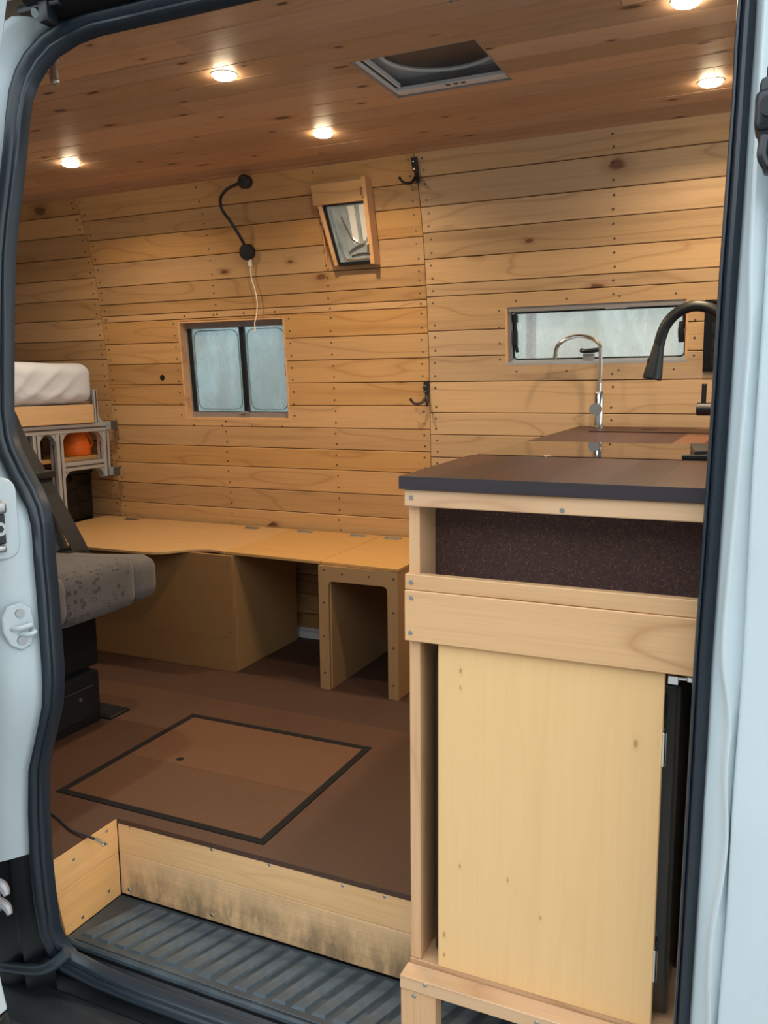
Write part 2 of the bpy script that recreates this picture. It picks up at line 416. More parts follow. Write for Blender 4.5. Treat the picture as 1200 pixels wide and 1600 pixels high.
# screws: one part, each a tiny domed head
mb = MB()
def screw_at(x, z, r=.0042):
    mb.lathe([(r, 0), (r*.9, .0012), (r*.3, .0018)], (x, wy(z)-.0002, z), 6, Matrix.Rotation(math.pi/2, 4, 'X'))
def inh(x, z, p=.004): return any(h[0]-p < x < h[1]+p and h[2]-p < z < h[3]+p for h in HOLES)
for cols, zz in (((-2.79,), zL), ((-2.742, -2.143, -1.612, -1.229), zM), ((-1.178, -.527), zR)):
    for x in cols:
        for a, b in zip(zz, zz[1:]):
            if b-a < .06 : pts = [(a+b)/2]
            else: pts = [a+.022, b-.022]
            for z in pts:
                xx = x + random.uniform(-.003, .003)
                if not inh(xx, z): screw_at(xx, z)
for h in (W1, W2):
    n = int((h[3]-h[2])/.045)
    for s in (h[0]-.022, h[1]+.022):
        for k in range(n): screw_at(s, h[2]+.02+k*(h[3]-h[2]-.03)/max(1, n-1))
    n = 4
    for z in (h[2]-.024, h[3]+.02):
        for k in range(n): screw_at(h[0]+.04+k*(h[1]-h[0]-.08)/(n-1), z)
o = stuff(mb.build('screws', 'screw_dark', wb, recalc=False))
mb = MB().lathe([(.013, 0), (.012, .002), (.007, .001)], (-2.461, wy(1.085)-.001, 1.085), 14, Matrix.Rotation(math.pi/2, 4, 'X'))
mb.build('cable_grommet', 'black_soft', wb)
# sill channel at the foot of the wall
mb = MB().prism([(2.975,0),(3.03,0),(3.03,.030),(3.005,.034),(3.002,.020),(2.996,.020),(2.992,.030),(2.978,.026)], -3.2, -.7, 'X')
struct(mb.build('baseboard_back', 'pipe'))

# ------------------------------------------------------------------ ceiling with boards
VH = (-1.019, -.687, 2.010, 2.313)
mb = MB()
for a in ((X0, VH[0], 1.30, 2.92), (VH[1], X1, 1.30, 2.92), (VH[0], VH[1], 1.30, VH[2]), (VH[0], VH[1], VH[3], 2.92)):
    mb.box(a[0], a[1], a[2], a[3], CZ+.0115, CZ+.030)
cl = struct(mb.build('ceiling', 'black_soft'))
y = 1.335; k = 0
joints = [-2.6,-.9,-1.75,-3.1,-1.32,-2.2,-.35,-2.9,-1.6,-2.4,-3.3,-1.95,-.2,-2.7,-1.5,-3.0,-2.1,-1.0]
while y < 2.87:
    b = min(y + (.094 if k % 3 else .091), 2.882)
    xj = joints[k % len(joints)]
    for xa, xb in ((X0, xj), (xj, X1)):
        j = random.uniform(-.0006, .0006)
        boards(xa, xb, y, b, [VH], lambda u, v, d, j=j: (u, v, CZ+d+j), 'plank', 'ceil', cl, gap=.0006, cham=.0010, vseg=1)
    y = b; k += 1
mb = MB().box(X0, X1, 1.318, 1.338, CZ-.012, CZ+.03, .002)
mb.build('edge_strip', 'pine', cl)

# ------------------------------------------------------------------ floor
mb = MB().box(X0, X1, 1.50, 3.05, -.045, -.0125); mb.box(X0, -1.445, 1.255, 1.505, -.045, -.0125)
fl = struct(mb.build('floor', 'black_soft'))
HX0, HX1, HY0, HY1 = -1.668, -1.026, 1.531, 2.107
def panel(x0, x1, y0, y1, material='cork', name='cork_panel', par=None):
    MB().box(x0, x1, y0, y1, -.0125, 0, .0006).build(name, material, par or fl)
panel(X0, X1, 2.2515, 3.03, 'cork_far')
mb = MB().prism([(X0,1.275),(-1.425,1.275),(-1.425,1.489),(X1,1.489),(X1,1.53),(X0,1.53)], -.0125, 0)
for a in ((X0, HX0-.001, 1.53, 2.25), (HX1+.001, X1, 1.53, 2.25), (HX0-.001, HX1+.001, HY1+.001, 2.25)): mb.box(*a, -.0125, 0)
mb.build('cork_panel', 'cork', fl)

# ------------------------------------------------------------------ van shell around the opening
def outer_y(z): return sy(z) - .10
# roof, ends and the parts of the side that shut the light out
mb = MB()
for a in ((-4.5, VH[0], 1.10, 3.2), (VH[1], 1.56, 1.10, 3.2), (VH[0], VH[1], 1.10, VH[2]), (VH[0], VH[1], VH[3], 3.2)): mb.box(*a, 1.985, 2.01)
mb.box(-4.4, -4.27, 1.10, 3.2, -.3, 2.0).box(1.5, 1.56, 1.10, 3.2, -.3, .80).box(1.5, 1.56, 1.10, 3.2, 1.62, 2.0).box(1.5, 1.56, 1.10, 1.40, .8, 1.62).box(1.5, 1.56, 2.88, 3.2, .8, 1.62)
mb.box(-4.4, 1.5, 1.30, 3.1, -.36, -.33)
roof = struct(mb.build('wall_ends', 'shell'))
mb = MB().box(-4.4, -1.50, 1.27, 1.30, -.3, 1.98).box(.12, .70, 1.27, 1.30, -.3, 1.98).box(.70, 1.5, 1.27, 1.30, -.3, .85).box(.70, 1.5, 1.27, 1.30, 1.60, 1.98).box(1.42, 1.5, 1.27, 1.30, .85, 1.60)
mb.box(-1.62, .3, 1.385, 1.41, 1.80, 1.99)
ws = struct(mb.build('wall_front', 'shell'))
# steel outer skin behind the boards of the far wall
struct(wall_sheet(-4.4, 1.5, -.3, 1.99, .075, [(W1[0], W1[1], W1[2]-.01, W1[3]+.01), W2, (.70, 1.42, .85, 1.60)]).build('wall_outer', 'shell'))

SEAL_L = [(-0.962,1.389,1.770,-0.947,1.377,1.735),(-1.157,1.390,1.772,-1.142,1.377,1.736),(-1.275,1.391,1.774,-1.255,1.377,1.737),(-1.345,1.389,1.769,-1.306,1.375,1.730),(-1.394,1.381,1.746,-1.353,1.369,1.713),(-1.427,1.370,1.716,-1.383,1.363,1.689),(-1.446,1.361,1.683,-1.402,1.355,1.660),(-1.456,1.351,1.642,-1.413,1.348,1.629),(-1.455,1.337,1.588,-1.413,1.335,1.578),(-1.453,1.326,1.535,-1.413,1.325,1.530),(-1.457,1.320,1.494,-1.417,1.319,1.486),(-1.463,1.313,1.443,-1.423,1.313,1.439),(-1.470,1.304,1.380,-1.431,1.304,1.376),(-1.474,1.296,1.316,-1.435,1.295,1.313),(-1.478,1.283,1.187,-1.438,1.283,1.185),(-1.482,1.276,1.096,-1.440,1.276,1.095),(-1.484,1.272,1.004,-1.445,1.272,1.004),(-1.480,1.268,0.938,-1.437,1.269,0.952),(-1.468,1.267,0.905,-1.427,1.268,0.926),(-1.439,1.265,0.860,-1.400,1.266,0.882),(-1.414,1.264,0.830,-1.373,1.265,0.846),(-1.392,1.263,0.801,-1.354,1.263,0.810),(-1.381,1.262,0.766,-1.346,1.262,0.771),(-1.379,1.260,0.729,-1.344,1.260,0.732),(-1.376,1.257,0.694,-1.341,1.257,0.698),(-1.370,1.252,0.623,-1.334,1.253,0.629),(-1.365,1.247,0.549,-1.328,1.247,0.555),(-1.360,1.242,0.478,-1.322,1.242,0.483),(-1.359,1.240,0.440,-1.322,1.240,0.445),(-1.364,1.240,0.396,-1.330,1.240,0.391),(-1.379,1.240,0.349,-1.345,1.240,0.351),(-1.397,1.239,0.295,-1.364,1.239,0.296),(-1.417,1.239,0.241,-1.379,1.239,0.248),(-1.429,1.239,0.140,-1.389,1.239,0.148),(-1.434,1.238,0.040,-1.391,1.238,0.036),(-1.432,1.238,-0.061,-1.388,1.238,-0.049),(-1.429,1.247,-0.148,-1.388,1.242,-0.129),(-1.424,1.262,-0.215,-1.385,1.254,-0.176),(-1.400,1.272,-0.252,-1.362,1.262,-0.206),(-1.311,1.276,-0.265,-1.282,1.265,-0.220),(-1.194,1.277,-0.268,-1.174,1.267,-0.228),(-0.999,1.277,-0.268,-0.977,1.267,-0.228)]
SEAL_R = [(-0.058,1.329,1.555,-0.082,1.330,1.560),(-0.058,1.320,1.492,-0.083,1.321,1.496),(-0.059,1.311,1.428,-0.082,1.312,1.432),(-0.060,1.294,1.301,-0.084,1.294,1.304),(-0.062,1.283,1.183,-0.086,1.283,1.184),(-0.063,1.273,1.036,-0.087,1.273,1.036),(-0.065,1.267,0.903,-0.089,1.267,0.902),(-0.067,1.262,0.776,-0.091,1.262,0.774),(-0.069,1.254,0.656,-0.093,1.254,0.653),(-0.069,1.246,0.542,-0.093,1.246,0.538),(-0.070,1.240,0.369,-0.094,1.240,0.363),(-0.072,1.239,0.228,-0.095,1.239,0.221),(-0.074,1.238,0.086,-0.097,1.238,0.078)]
loop = [(-.25,1.389,1.770,-.26,1.377,1.735)] + SEAL_L + [(-.3,1.277,-.268,-.31,1.267,-.228),(-.12,1.275,-.262,-.14,1.265,-.225),(-.075,1.262,-.215,-.105,1.254,-.19),(-.074,1.24,-.10,-.099,1.24,-.09)] + SEAL_R[::-1] + [(-.06,1.352,1.66,-.088,1.348,1.64),(-.075,1.372,1.725,-.105,1.362,1.69),(-.13,1.386,1.762,-.145,1.374,1.728)]
def seal_rows(lp):
    rows = []; n = len(lp)
    for i, s in enumerate(lp):
        o, q = Vector(s[:3]), Vector(s[3:])
        a = lp[(i-1) % n]; b = lp[(i+1) % n]
        t = (Vector(b[:3])-Vector(a[:3])).normalized()
        w = q - o; nrm = w.cross(t).normalized()
        if nrm.y > 0: nrm = -nrm
        row = []
        for u, h in ((0,-.012),(0,.002),(.12,.012),(.32,.019),(.52,.018),(.66,.010),(.72,.006),(.80,.009),(.92,.008),(1.,.002),(1.0,-.018),(.5,-.022)):
            row.append(o + w*u + nrm*h)
        rows.append(row)
    return rows
rows = seal_rows(loop)
mb = MB().loft(rows + [rows[0]], close=True)
bmesh.ops.remove_doubles(mb.bm, verts=mb.bm.verts, dist=1e-5)
tag(mb.build('door_seal', 'seal', ang=50), 'black rubber door seal running round the whole opening', 'seal')

# left pillar: white jamb lofted outwards from the seal, black plastic below
PL = [s for s in SEAL_L[3:] if s[2] > -.03]
rows = []
for s in PL:
    x, y, z = s[:3]
    top = max(0, min(1, (z-1.35)/.3)); mid = math.exp(-((z-.9)/.16)**2)
    rows.append([(x+.022, y+.012, z), (x-.001, y+.001, z), (x-.010, y-.016, z), (x-.024, y-.038-.012*mid, z), (x-.038, y-.056-.008*mid, z), (x-.064, y-.068, z), (x-.10, y-.076+.02*top, z), (x-.16, y-.082+.02*top, z), (-1.75, y-.086, z)])
wl = struct(MB().loft(rows).build('wall_left', 'paint', ang=60))
xl = -1.364
# pressed recess with roller catch and the striker, all on the forward-facing jamb
def jam(o, x0=-1.384, k=.58, y0=1.207, ds=.80):
    # slide a fitting built on the X plane onto the sloping jamb
    for v in o.data.vertices:
        v.co.y = 1.205 + (v.co.y-1.200)*ds; v.co.x += x0 + (v.co.y-y0)*k
    return o
jam(MB().prism(rr_poly(1.150,1.232,.705,.872,.03), -.006, .0015, 'X', .003).build('pressing', 'paint', wl), -1.404)
cb = jam(MB().box(0,.020,1.150,1.196,.800,.826,.007,3).box(0,.018,1.150,1.192,.722,.738,.006,3).build('roller_bracket', 'steel', wl), -1.401)
jam(MB().box(-.002,.006,1.150,1.199,.738,.800,.002).build('backplate', 'black', cb), -1.401)
jam(MB().cyl((.005,1.181,.770),(.014,1.181,.770),.014,n=20).build('bolt', 'steel', cb), -1.401)
jam(MB().cyl((.014,1.181,.770),(.0146,1.181,.770),.008,n=6).build('bolt_socket', 'black', cb), -1.401)
sp_ = jam(MB().prism([(1.166,.590),(1.178,.612),(1.206,.617),(1.226,.605),(1.231,.560),(1.222,.526),(1.200,.518),(1.178,.532),(1.166,.560)], 0, .006, 'X', .0018).build('striker_plate', 'paint', wl))
jam(MB().tube([(.002,1.182,.566),(.016,1.184,.567),(.020,1.196,.569),(.018,1.214,.571),(.004,1.218,.572)], .005, 8).build('striker_loop', 'paint', sp_))
jam(MB().tube([(.002,1.196,.553),(.020,1.200,.553),(.026,1.208,.554),(.022,1.218,.557),(.004,1.222,.558)], .0045, 8).build('striker_loop', 'paint', sp_))
for z in (.596, .539):
    q_ = jam(MB().cyl((.004,1.200,z),(.0095,1.200,z),.009,n=16).build('bolt', 'steel', sp_))
# lower black pillar cover
rows = []
for s in [s for s in SEAL_L if -.16 < s[2] < .05] + [(-1.432,1.252,-.215), (-1.432,1.252,-.33)]:
    x, y, z = s[:3]
    rows.append([(x+.02, y+.008, z), (x-.004, y-.008, z), (x-.016, y-.012, z), (x-.026, y-.026, z), (x-.036, y-.028, z), (x-.046, y-.016, z), (x-.062, y-.018, z), (x-.078, y-.034, z), (x-.10, y-.04, z), (x-.2, y-.05, z)])
MB().loft(rows).build('pillar_foot_cover', 'black', wl, ang=60)
# right pillar
XC = [(-.3,-.040),(.05,-.044),(.13,-.042),(.19,-.047),(.28,-.046),(.36,-.036),(.44,-.032),(.49,-.040),(.55,-.039),(.60,-.036),(.65,-.050),(.70,-.052),(.931,-.044),(1.12,-.039),(1.20,-.044),(1.45,-.045),(1.8,-.044)]
XB = [(-.3,-.034),(.1,-.031),(.3,-.026),(.457,-.027),(.685,-.023),(.932,-.025),(1.162,-.023),(1.5,-.026)]
rows = []; zs = [-.25+i*.02 for i in range(103)]
for z in zs:
    if z > 1.8: continue
    x = interp(z, sorted([(s[2], s[0]) for s in SEAL_R])) ; y = sy(max(z, 0)); xc = max(sum(interp(z+d, XC) for d in (-.03,-.015,0,.015,.03))/5, x+.010); xb = max(interp(z, XB), xc+.005)
    rows.append([(x-.018, y+.012, z), (x, y+.002, z), (x+.004, y-.014, z), (x+(xc-x)*.5, y-.024, z), (xc-.005, y-.040, z), (xc-.0015, y-.054, z), (xc+.0015, y-.055, z), (xb-.004, y-.044, z), (xb-.0015, y-.058, z), (xb+.002, y-.061, z), (xb+.05, y-.064, z), (.30, y-.068, z)])
wr = struct(MB().loft(rows).build('wall_right', 'paint', ang=60))
# header above opening and black door rail
MB().box(-1.75, .3, 1.29, 1.33, 1.80, 1.99, .004).build('header', 'paint', ws)
tr = thing('door_rail', 'black upper sliding door rail channel above the top left corner of the opening', 'rail', (-1.0,1.35,1.78))
a = MB().prism([(1.385,1.768),(1.345,1.770),(1.315,1.785),(1.300,1.81),(1.300,1.90),(1.385,1.90)], -1.37, -.1, 'X').build('channel', 'black_soft')
b = MB().box(-1.40,-1.29,1.325,1.36,1.772,1.788,.004,2).box(-1.34,-1.315,1.32,1.35,1.745,1.785,.004,2).build('roller_arm', 'black')
c = MB().cyl((-1.347,1.335,1.772),(-1.347,1.320,1.764),.009,n=14).build('bolt', 'chrome')
under(tr, a, b, c)
# open sliding door, pushed back along the side
edge = [(-1.075,1.75),(-1.123,1.646),(-1.150,1.557),(-1.20,1.40),(-1.29,1.1),(-1.335,.8),(-1.345,.4),(-1.345,.1),(-1.332,-.05),(-1.322,-.112),(-1.312,-.16)]
sd = thing('sliding_door', 'white sliding door pushed open beyond the left edge', 'door', (-2.0,1.03,-.16))
a = MB().prism(edge + [(-2.4,-.16),(-2.4,1.75)], 1.015, 1.05, 'Y', .004).build('door_panel', 'paint')
b = MB().prism([(-1.312,-.165),(-1.292,-.235),(-1.268,-.30),(-2.4,-.30),(-2.4,-.165)], 1.012, 1.05, 'Y', .004).build('lower_trim', 'black_sill')
c = MB().tube([(-1.40,1.075,.075),(-1.34,1.078,.080),(-1.322,1.075,.066)], [.016,.006], 8).tube([(-1.40,1.075,.045),(-1.335,1.078,.040),(-1.318,1.075,.026)], [.014,.005], 8).box(-1.42,-1.345,1.052,1.085,.02,.13,.006).build('latch_claw', 'frame_grey')
under(sd, a, b, c)
# black latch body on the right pillar
dl = thing('door_latch', 'black plastic door latch high on the white right pillar', 'latch', (-.02,1.18,1.33))
a = MB().box(-.047,.03,1.165,1.225,1.345,1.395,.010,3).box(-.043,.03,1.17,1.22,1.335,1.41,.008,2).cyl((-.030,1.16,1.372),(-.030,1.175,1.372),.012).build('body', 'black')
b = MB().box(-.036,.0,1.175,1.215,1.300,1.345,.008,2).tube([(-.034,1.172,1.34),(-.036,1.168,1.318),(-.03,1.17,1.305)], .006, 8).build('arm', 'black')
c = MB().box(-.036,.0,1.178,1.22,1.39,1.43,.008,2).build('upper_arm', 'black')
under(dl, a, b, c)

# sill: step nose, channel, outer plastic
mb = MB().prism([(1.305,-.22),(1.29,-.235),(1.29,-.29),(1.262,-.30),(1.245,-.285),(1.20,-.292),(1.165,-.315),(1.15,-.36),(1.16,-.50),(1.32,-.50)], -1.62, .25, 'X')
struct(mb.build('trim_1', 'black_sill', ang=25))
mb = MB().box(-1.44, .3, 1.30, 1.51, -.29, -.2105)
struct(mb.build('trim_2', 'black_soft'))
t = thing('guide_tube', 'grey rubber tube end lying across the sill at the bottom left corner', 'tube', (-1.42,1.225,-.235))
a = MB().tube([(-1.62,1.215,-.262),(-1.50,1.218,-.243),(-1.42,1.222,-.226),(-1.385,1.232,-.208),(-1.362,1.25,-.186)], .013, 12).build('tube', 'rubber_mat'); under(t, a)

# ------------------------------------------------------------------ step: mat, riser, side board
mt_ = thing('step_mat', 'black ribbed rubber mat on the entry step', 'mat', (-.7,1.4,-.21))
a = MB().prism([(-1.424,1.312),(.1,1.312),(.1,1.489),(-1.424,1.489)], -.2105, -.2035, 'Z', .001).build('base', 'rubber_mat')
b = MB().tube([(-1.448,1.335,-.196),(-1.432,1.312,-.207),(-1.40,1.306,-.212),(-.7,1.306,-.213),(.1,1.306,-.213)], .0085, 8, smooth=False).build('edge_bead', 'rubber_mat')
under(mt_, a, b)
rm = None
for k in range(27):
    x = -1.398 + k*.0468
    if rm is None:
        bm_ = MB()
        p = [(0,1.327),(.033,1.327),(.081,1.478),(.048,1.478)]
        q = [(.004,1.331),(.030,1.331),(.077,1.474),(.051,1.474)]
        bm_.loft([[(a_, b_, -.2036) for a_, b_ in p], [(a_, b_, -.1985) for a_, b_ in q]], close=True)
        bm_.bm.faces.new([bm_.bm.verts[i] for i in range(4, 8)] if bm_.bm.verts.ensure_lookup_table() is None else [])
        rm = bm_.build('rib', 'rubber_rib', None, 30); r = rm
    else:
        r = rm.copy(); C.objects.link(r)
    r.location.x = x
    r.parent = mt_; r.matrix_parent_inverse = Matrix.Translation(mt_.location).inverted()
rs = thing('step_riser', 'scuffed timber riser board between the floor and the step', 'riser', (-.7,1.49,-.2))
a = MB().box(-1.424, .1, 1.490, 1.504, -.088, -.0005, .0012).build('upper_board', 'riser')
b = MB().box(-1.424, .1, 1.4905, 1.504, -.20, -.089, .0012).build('lower_board', 'riser')
mb = MB()
for x, z in ((-1.386,-.014),(-1.143,-.017),(-.985,-.017),(-.80,-.02),(-.70,-.02),(-1.40,-.185),(-1.15,-.185)): mb.lathe([(.0045,0),(.0035,.0012)], (x,1.4905,z), 8, Matrix.Rotation(math.pi/2,4,'X'))
c = stuff(mb.build('screws', 'steel', recalc=False)); under(rs, a, b, c)
ss = thing('step_side_board', 'clean orange-toned timber board closing the left end of the step', 'board', (-1.43,1.4,-.2))
a = MB().prism([(1.4895,-.0005),(1.4895,-.0885),(1.290,-.0885),(1.277,-.0005)], -1.436, -1.4245, 'X', .0012).build('upper_board', 'riser_y')
b = MB().prism([(1.4895,-.0895),(1.4895,-.2034),(1.308,-.2034),(1.2901,-.0895)], -1.436, -1.425, 'X', .0012).build('lower_board', 'riser_y')
mb = MB()
for y, z in ((1.453,-.015),(1.345,-.03),(1.448,-.17),(1.36,-.185)): mb.lathe([(.0045,0),(.0035,.0012)], (-1.4245,y,z), 8, Matrix.Rotation(math.pi/2,4,'Y'))
c = stuff(mb.build('screws', 'steel', recalc=False)); under(ss, a, b, c)

# ------------------------------------------------------------------ floor hatch
fh = thing('floor_hatch', 'square cork floor hatch with a black border strip', 'hatch', (-1.347,1.82,0))
bw = .020; z1 = .0022
pp = []
for pts in ([(HX0,HY0),(HX1,HY0),(HX1-bw,HY0+bw),(HX0+bw,HY0+bw)], [(HX1,HY0),(HX1,HY1),(HX1-bw,HY1-bw),(HX1-bw,HY0+bw)], [(HX1,HY1),(HX0,HY1),(HX0+bw,HY1-bw),(HX1-bw,HY1-bw)], [(HX0,HY1),(HX0,HY0),(HX0+bw,HY0+bw),(HX0+bw,HY1-bw)]):
    pp.append(MB().prism(pts, -.012, z1, 'Z', .0008).build('border_strip', 'black_soft'))
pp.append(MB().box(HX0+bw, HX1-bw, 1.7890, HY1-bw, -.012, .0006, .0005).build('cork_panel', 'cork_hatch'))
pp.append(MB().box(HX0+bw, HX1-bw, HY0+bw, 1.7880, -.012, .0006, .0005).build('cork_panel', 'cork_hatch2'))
pp.append(MB().lathe([(.011,0),(.010,.0012),(.006,.0006)], (-1.492,1.820,.0006), 14).build('finger_hole', 'black_soft'))
under(fh, *pp)

# ------------------------------------------------------------------ windows
def wp(x, z, off): return (x, wy(z)+off, z)
def lin(z0, z1):
    y0, y1 = wy(z0), wy(z1)
    return lambda x, z, off: (x, y0+(y1-y0)*(z-z0)/(z1-z0)+off, z)
def strip(mb, L, x0, x1, z0, z1, o0, o1):
    P = [L(x, z, o) for o in (o0, o1) for x, z in ((x0,z0),(x1,z0),(x1,z1),(x0,z1))]
    v = [mb.bm.verts.new(p) for p in P]
    for f in ((0,1,2,3),(7,6,5,4),(0,4,5,1),(1,5,6,2),(2,6,7,3),(3,7,4,0)): mb.bm.faces.new([v[i] for i in f])
    return mb
def rim(mb, L, x0, x1, z0, z1, r, off, rad=.0022):
    pts = rr_poly(x0, x1, z0, z1, r); pts.append(pts[0])
    mb.tube([L(x, z, off) for x, z in pts], rad, 6, smooth=False); return mb
# window 1: two pane slider
x0, x1, z0, z1 = W1; L = lin(z0, z1)
w1 = struct(empty('window_1', (x0, 3.0, z0)))
P = []
mb = MB()
strip(mb, L, x0-.001, x0+.008, z0, z1, 0, .062); strip(mb, L, x1-.008, x1+.001, z0, z1, 0, .062)
strip(mb, L, x0, x1, z0-.001, z0+.010, -.001, .062); strip(mb, L, x0, x1, z1-.008, z1+.001, .002, .062)
P.append(mb.build('reveal', 'pine'))
mb = MB()
strip(mb, L, x0+.008, x1-.008, z1-.030, z1-.008, .040, .062); strip(mb, L, x0+.008, x1-.008, z0+.010, z0+.032, .040, .062)
strip(mb, L, x0+.008, x0+.013, z0+.03, z1-.03, .040, .062)
P.append(mb.build('frame', 'frame_grey'))
mb = MB()
strip(mb, L, x0+.013, x0+.026, z0+.030, z1-.028, .044, .062); strip(mb, L, x1-.022, x1-.008, z0+.030, z1-.028, .044, .062)
xm = -2.062
strip(mb, L, x0+.02, x1-.02, z0+.029, z0+.034, .046, .06)
strip(mb, L, xm-.010, xm+.010, z0+.030, z1-.028, .043, .062); P.append(mb.build('gasket', 'black'))
for a_, b_ in ((x0+.026, xm-.010), (xm+.010, x1-.022)):
    mb = MB(); strip(mb, L, a_, b_, z0+.032, z1-.030, .054, .058); pn = mb.build('pane', 'pane')
    mb = rim(MB(), L, a_+.012, b_-.012, z0+.044, z1-.040, .035, .052); r_ = mb.build('pane_rim', 'pane', pn)
    P.append(pn)
mb = MB(); strip(mb, L, xm-.05, xm+.014, z1-.030, z1-.004, .030, .045); P.append(mb.build('latch', 'frame_grey'))
mb = MB(); strip(mb, L, xm-.022, xm+.014, z0+.012, z0+.036, .028, .045); strip(mb, L, xm-.02, xm+.012, z0+.026, z0+.032, .022, .03); P.append(mb.build('latch', 'frame_grey'))
mb = MB(); strip(mb, L, x1-.014, x1-.006, 1.085, 1.135, .006, .04); P.append(mb.build('catch', 'black'))
under(w1, *P)
# window 2: long low awning window
x0, x1, z0, z1 = W2; L = lin(z0, z1)
w2 = struct(empty('window_2', (x0, 3.0, z0)))
P = []
mb = MB()
strip(mb, L, x0-.001, x0+.007, z0, z1, 0, .055); strip(mb, L, x1-.007, x1+.001, z0, z1, 0, .055)
P.append(mb.build('reveal', 'pine'))
mb = MB()
strip(mb, L, x0+.007, x1-.007, z1-.016, z1+.001, .004, .055); strip(mb, L, x0+.007, x0+.016, z0+.012, z1-.016, .012, .055)
strip(mb, L, x0+.35, x0+.42, z1-.020, z1-.014, .0, .02)
P.append(mb.build('frame', 'frame_grey'))
mb = MB(); strip(mb, L, x0, x1, z0-.001, z0+.008, -.001, .055); strip(mb, L, x0+.007, x1-.007, z0+.008, z0+.016, .014, .055); P.append(mb.build('sill_bar', 'alu'))
mb = rim(MB(), L, x0+.018, x1-.012, z0+.020, z1-.018, .014, .046, .0032); P.append(mb.build('gasket', 'black'))
mb = MB(); strip(mb, L, x0+.014, x1-.008, z0+.014, z1-.014, .048, .052); P.append(mb.build('pane', 'pane2'))
mb = MB(); mb.tube([L(x0+.026,z1-.03,.036), L(x0+.030,z1-.09,.030), L(x0+.030,z0+.075,.028), L(x0+.034,z0+.045,.032)], .006, 8)
strip(mb, L, x0+.020, x0+.036, z0+.07, z0+.12, .020, .036); strip(mb, L, x0+.018, x0+.034, z1-.05, z1-.024, .026, .046); P.append(mb.build('stay_arm', 'black'))
mb = MB(); mb.tube([L(x1-.018,z1-.03,.036), L(x1-.017,z1-.07,.030), L(x1-.020,z1-.10,.026)], .004, 8)
mb.tube([L(x1-.020,z1-.07,.022), L(x1-.023,z1-.10,.018), L(x1-.020,z1-.135,.022)], .010, 8); P.append(mb.build('stay_arm', 'black'))
mb = MB().tube([L(-.640,z0+.046,.020), L(-.625,z0+.043,.012), L(-.60,z0+.044,.010), L(-.575,z0+.047,.014)], .008, 8)
hd = mb.build('handle', 'black'); P.append(hd)
mb = MB(); strip(mb, L, -.632, -.595, z0+.012, z0+.034, .012, .03); mb.build('handle_base', 'frame_grey', hd)
under(w2, *P)

# small tilted pane in a shallow wooden box
bx = thing('window_box', 'small wooden box on the back wall holding a tilted glass pane', 'window box', (-1.5,2.92,1.48))
P = []
xl_, xr_, zt, zb_ = -1.605, -1.382, 1.782, 1.487
Lb = lin(zb_, zt)
mb = MB(); strip(mb, Lb, xl_, xr_-.016, zt-.080, zt-.001, -.050, -.038)
P.append(mb.build('top_board', 'wall'))
mb = MB(); strip(mb, Lb, xl_, xr_-.016, zt-.012, zt, -.05, .001); P.append(mb.build('lid_board', 'wall'))
mb = MB(); strip(mb, Lb, xr_-.016, xr_, zb_, zt-.002, -.052, .001); P.append(mb.build('side_board', 'pine_v'))
mb = MB(); strip(mb, Lb, xl_, xl_+.006, zb_, zt-.08, -.008, .001); P.append(mb.build('side_strip', 'pine_v'))
# pane leans: its left edge runs in towards the bottom
def tp(u, v, off):
    # u 0..1 left-right, v 0..1 bottom-top
    xa = (xl_+.052)*(1-v) + (xl_+.012)*v; x = xa + (xr_-.017-xa)*u; z = zb_+.004 + (zt-.078-zb_)*v
    p = Lb(x, z, -.030 + off); return p
def tq(mb, u0, u1, v0, v1, o0, o1):
    P_ = [tp(u, v, o) for o in (o0, o1) for u, v in ((u0,v0),(u1,v0),(u1,v1),(u0,v1))]
    v = [mb.bm.verts.new(p) for p in P_]
    for f in ((0,1,2,3),(7,6,5,4),(0,4,5,1),(1,5,6,2),(2,6,7,3),(3,7,4,0)): mb.bm.faces.new([v[i] for i in f])
    return mb
P.append(tq(MB(), 0, .085, 0, 1, -.012, .022).build('pane_frame', 'pine_v'))
P.append(tq(tq(tq(MB(), .085, .15, 0, 1, -.006, .012), .15, 1, 0, .05, -.006, .012), .1, 1, .955, 1, -.006, .012).build('gasket', 'black'))
M['small_pane'] = dirty('silvered_pane', (.44,.52,.59), (.20,.25,.30), 14, .16, .4, .7, .8, (1,1,.5), .35)
pn = tq(MB(), .15, 1, .05, .955, .0, .006).build('pane', 'small_pane'); P.append(pn)
pts = [(.24,.92),(.26,.5),(.30,.2),(.36,.10),(.5,.085),(1,.085)]
mb = MB().tube([tp(u, v, -.003) for u, v in pts], .0022, 6)
mb.tube([tp(u, v, -.002) for u, v in ((.20,.955),(.22,.5),(.27,.14),(.34,.055))], .0012, 6)
mb.build('pane_rim', 'chrome', pn)
mb = MB(); tq(mb, .60, .74, .34, .93, -.0012, .001); tq(mb, .84, .96, .30, .93, -.0012, .001); mb.build('pale_reflection', 'hatch_light', pn)  # reflections in the glass, laid on the pane as pale strips
MB().tube([tp(.44,.78,-.004), tp(.50,.62,-.005), tp(.58,.45,-.005), tp(.70,.36,-.004)], .004, 6).tube([tp(.46,.20,-.004), tp(.60,.26,-.005), tp(.85,.33,-.005), tp(.97,.42,-.004)], .004, 6).tube([tp(.5,.14,-.003), tp(.75,.17,-.004), tp(.98,.16,-.003)], .003, 6).build('streak_reflection', 'chrome', pn)  # bright reflected lines shaped as chrome tubes on the pane
P.append(MB().box(xr_-.020, xr_-.012, wy(1.74)-.066, wy(1.74)-.046, 1.715, 1.745, .001).build('hinge', 'chrome'))
P.append(MB().box(xr_-.020, xr_-.012, wy(1.55)-.062, wy(1.55)-.046, 1.525, 1.555, .001).build('hinge', 'chrome'))
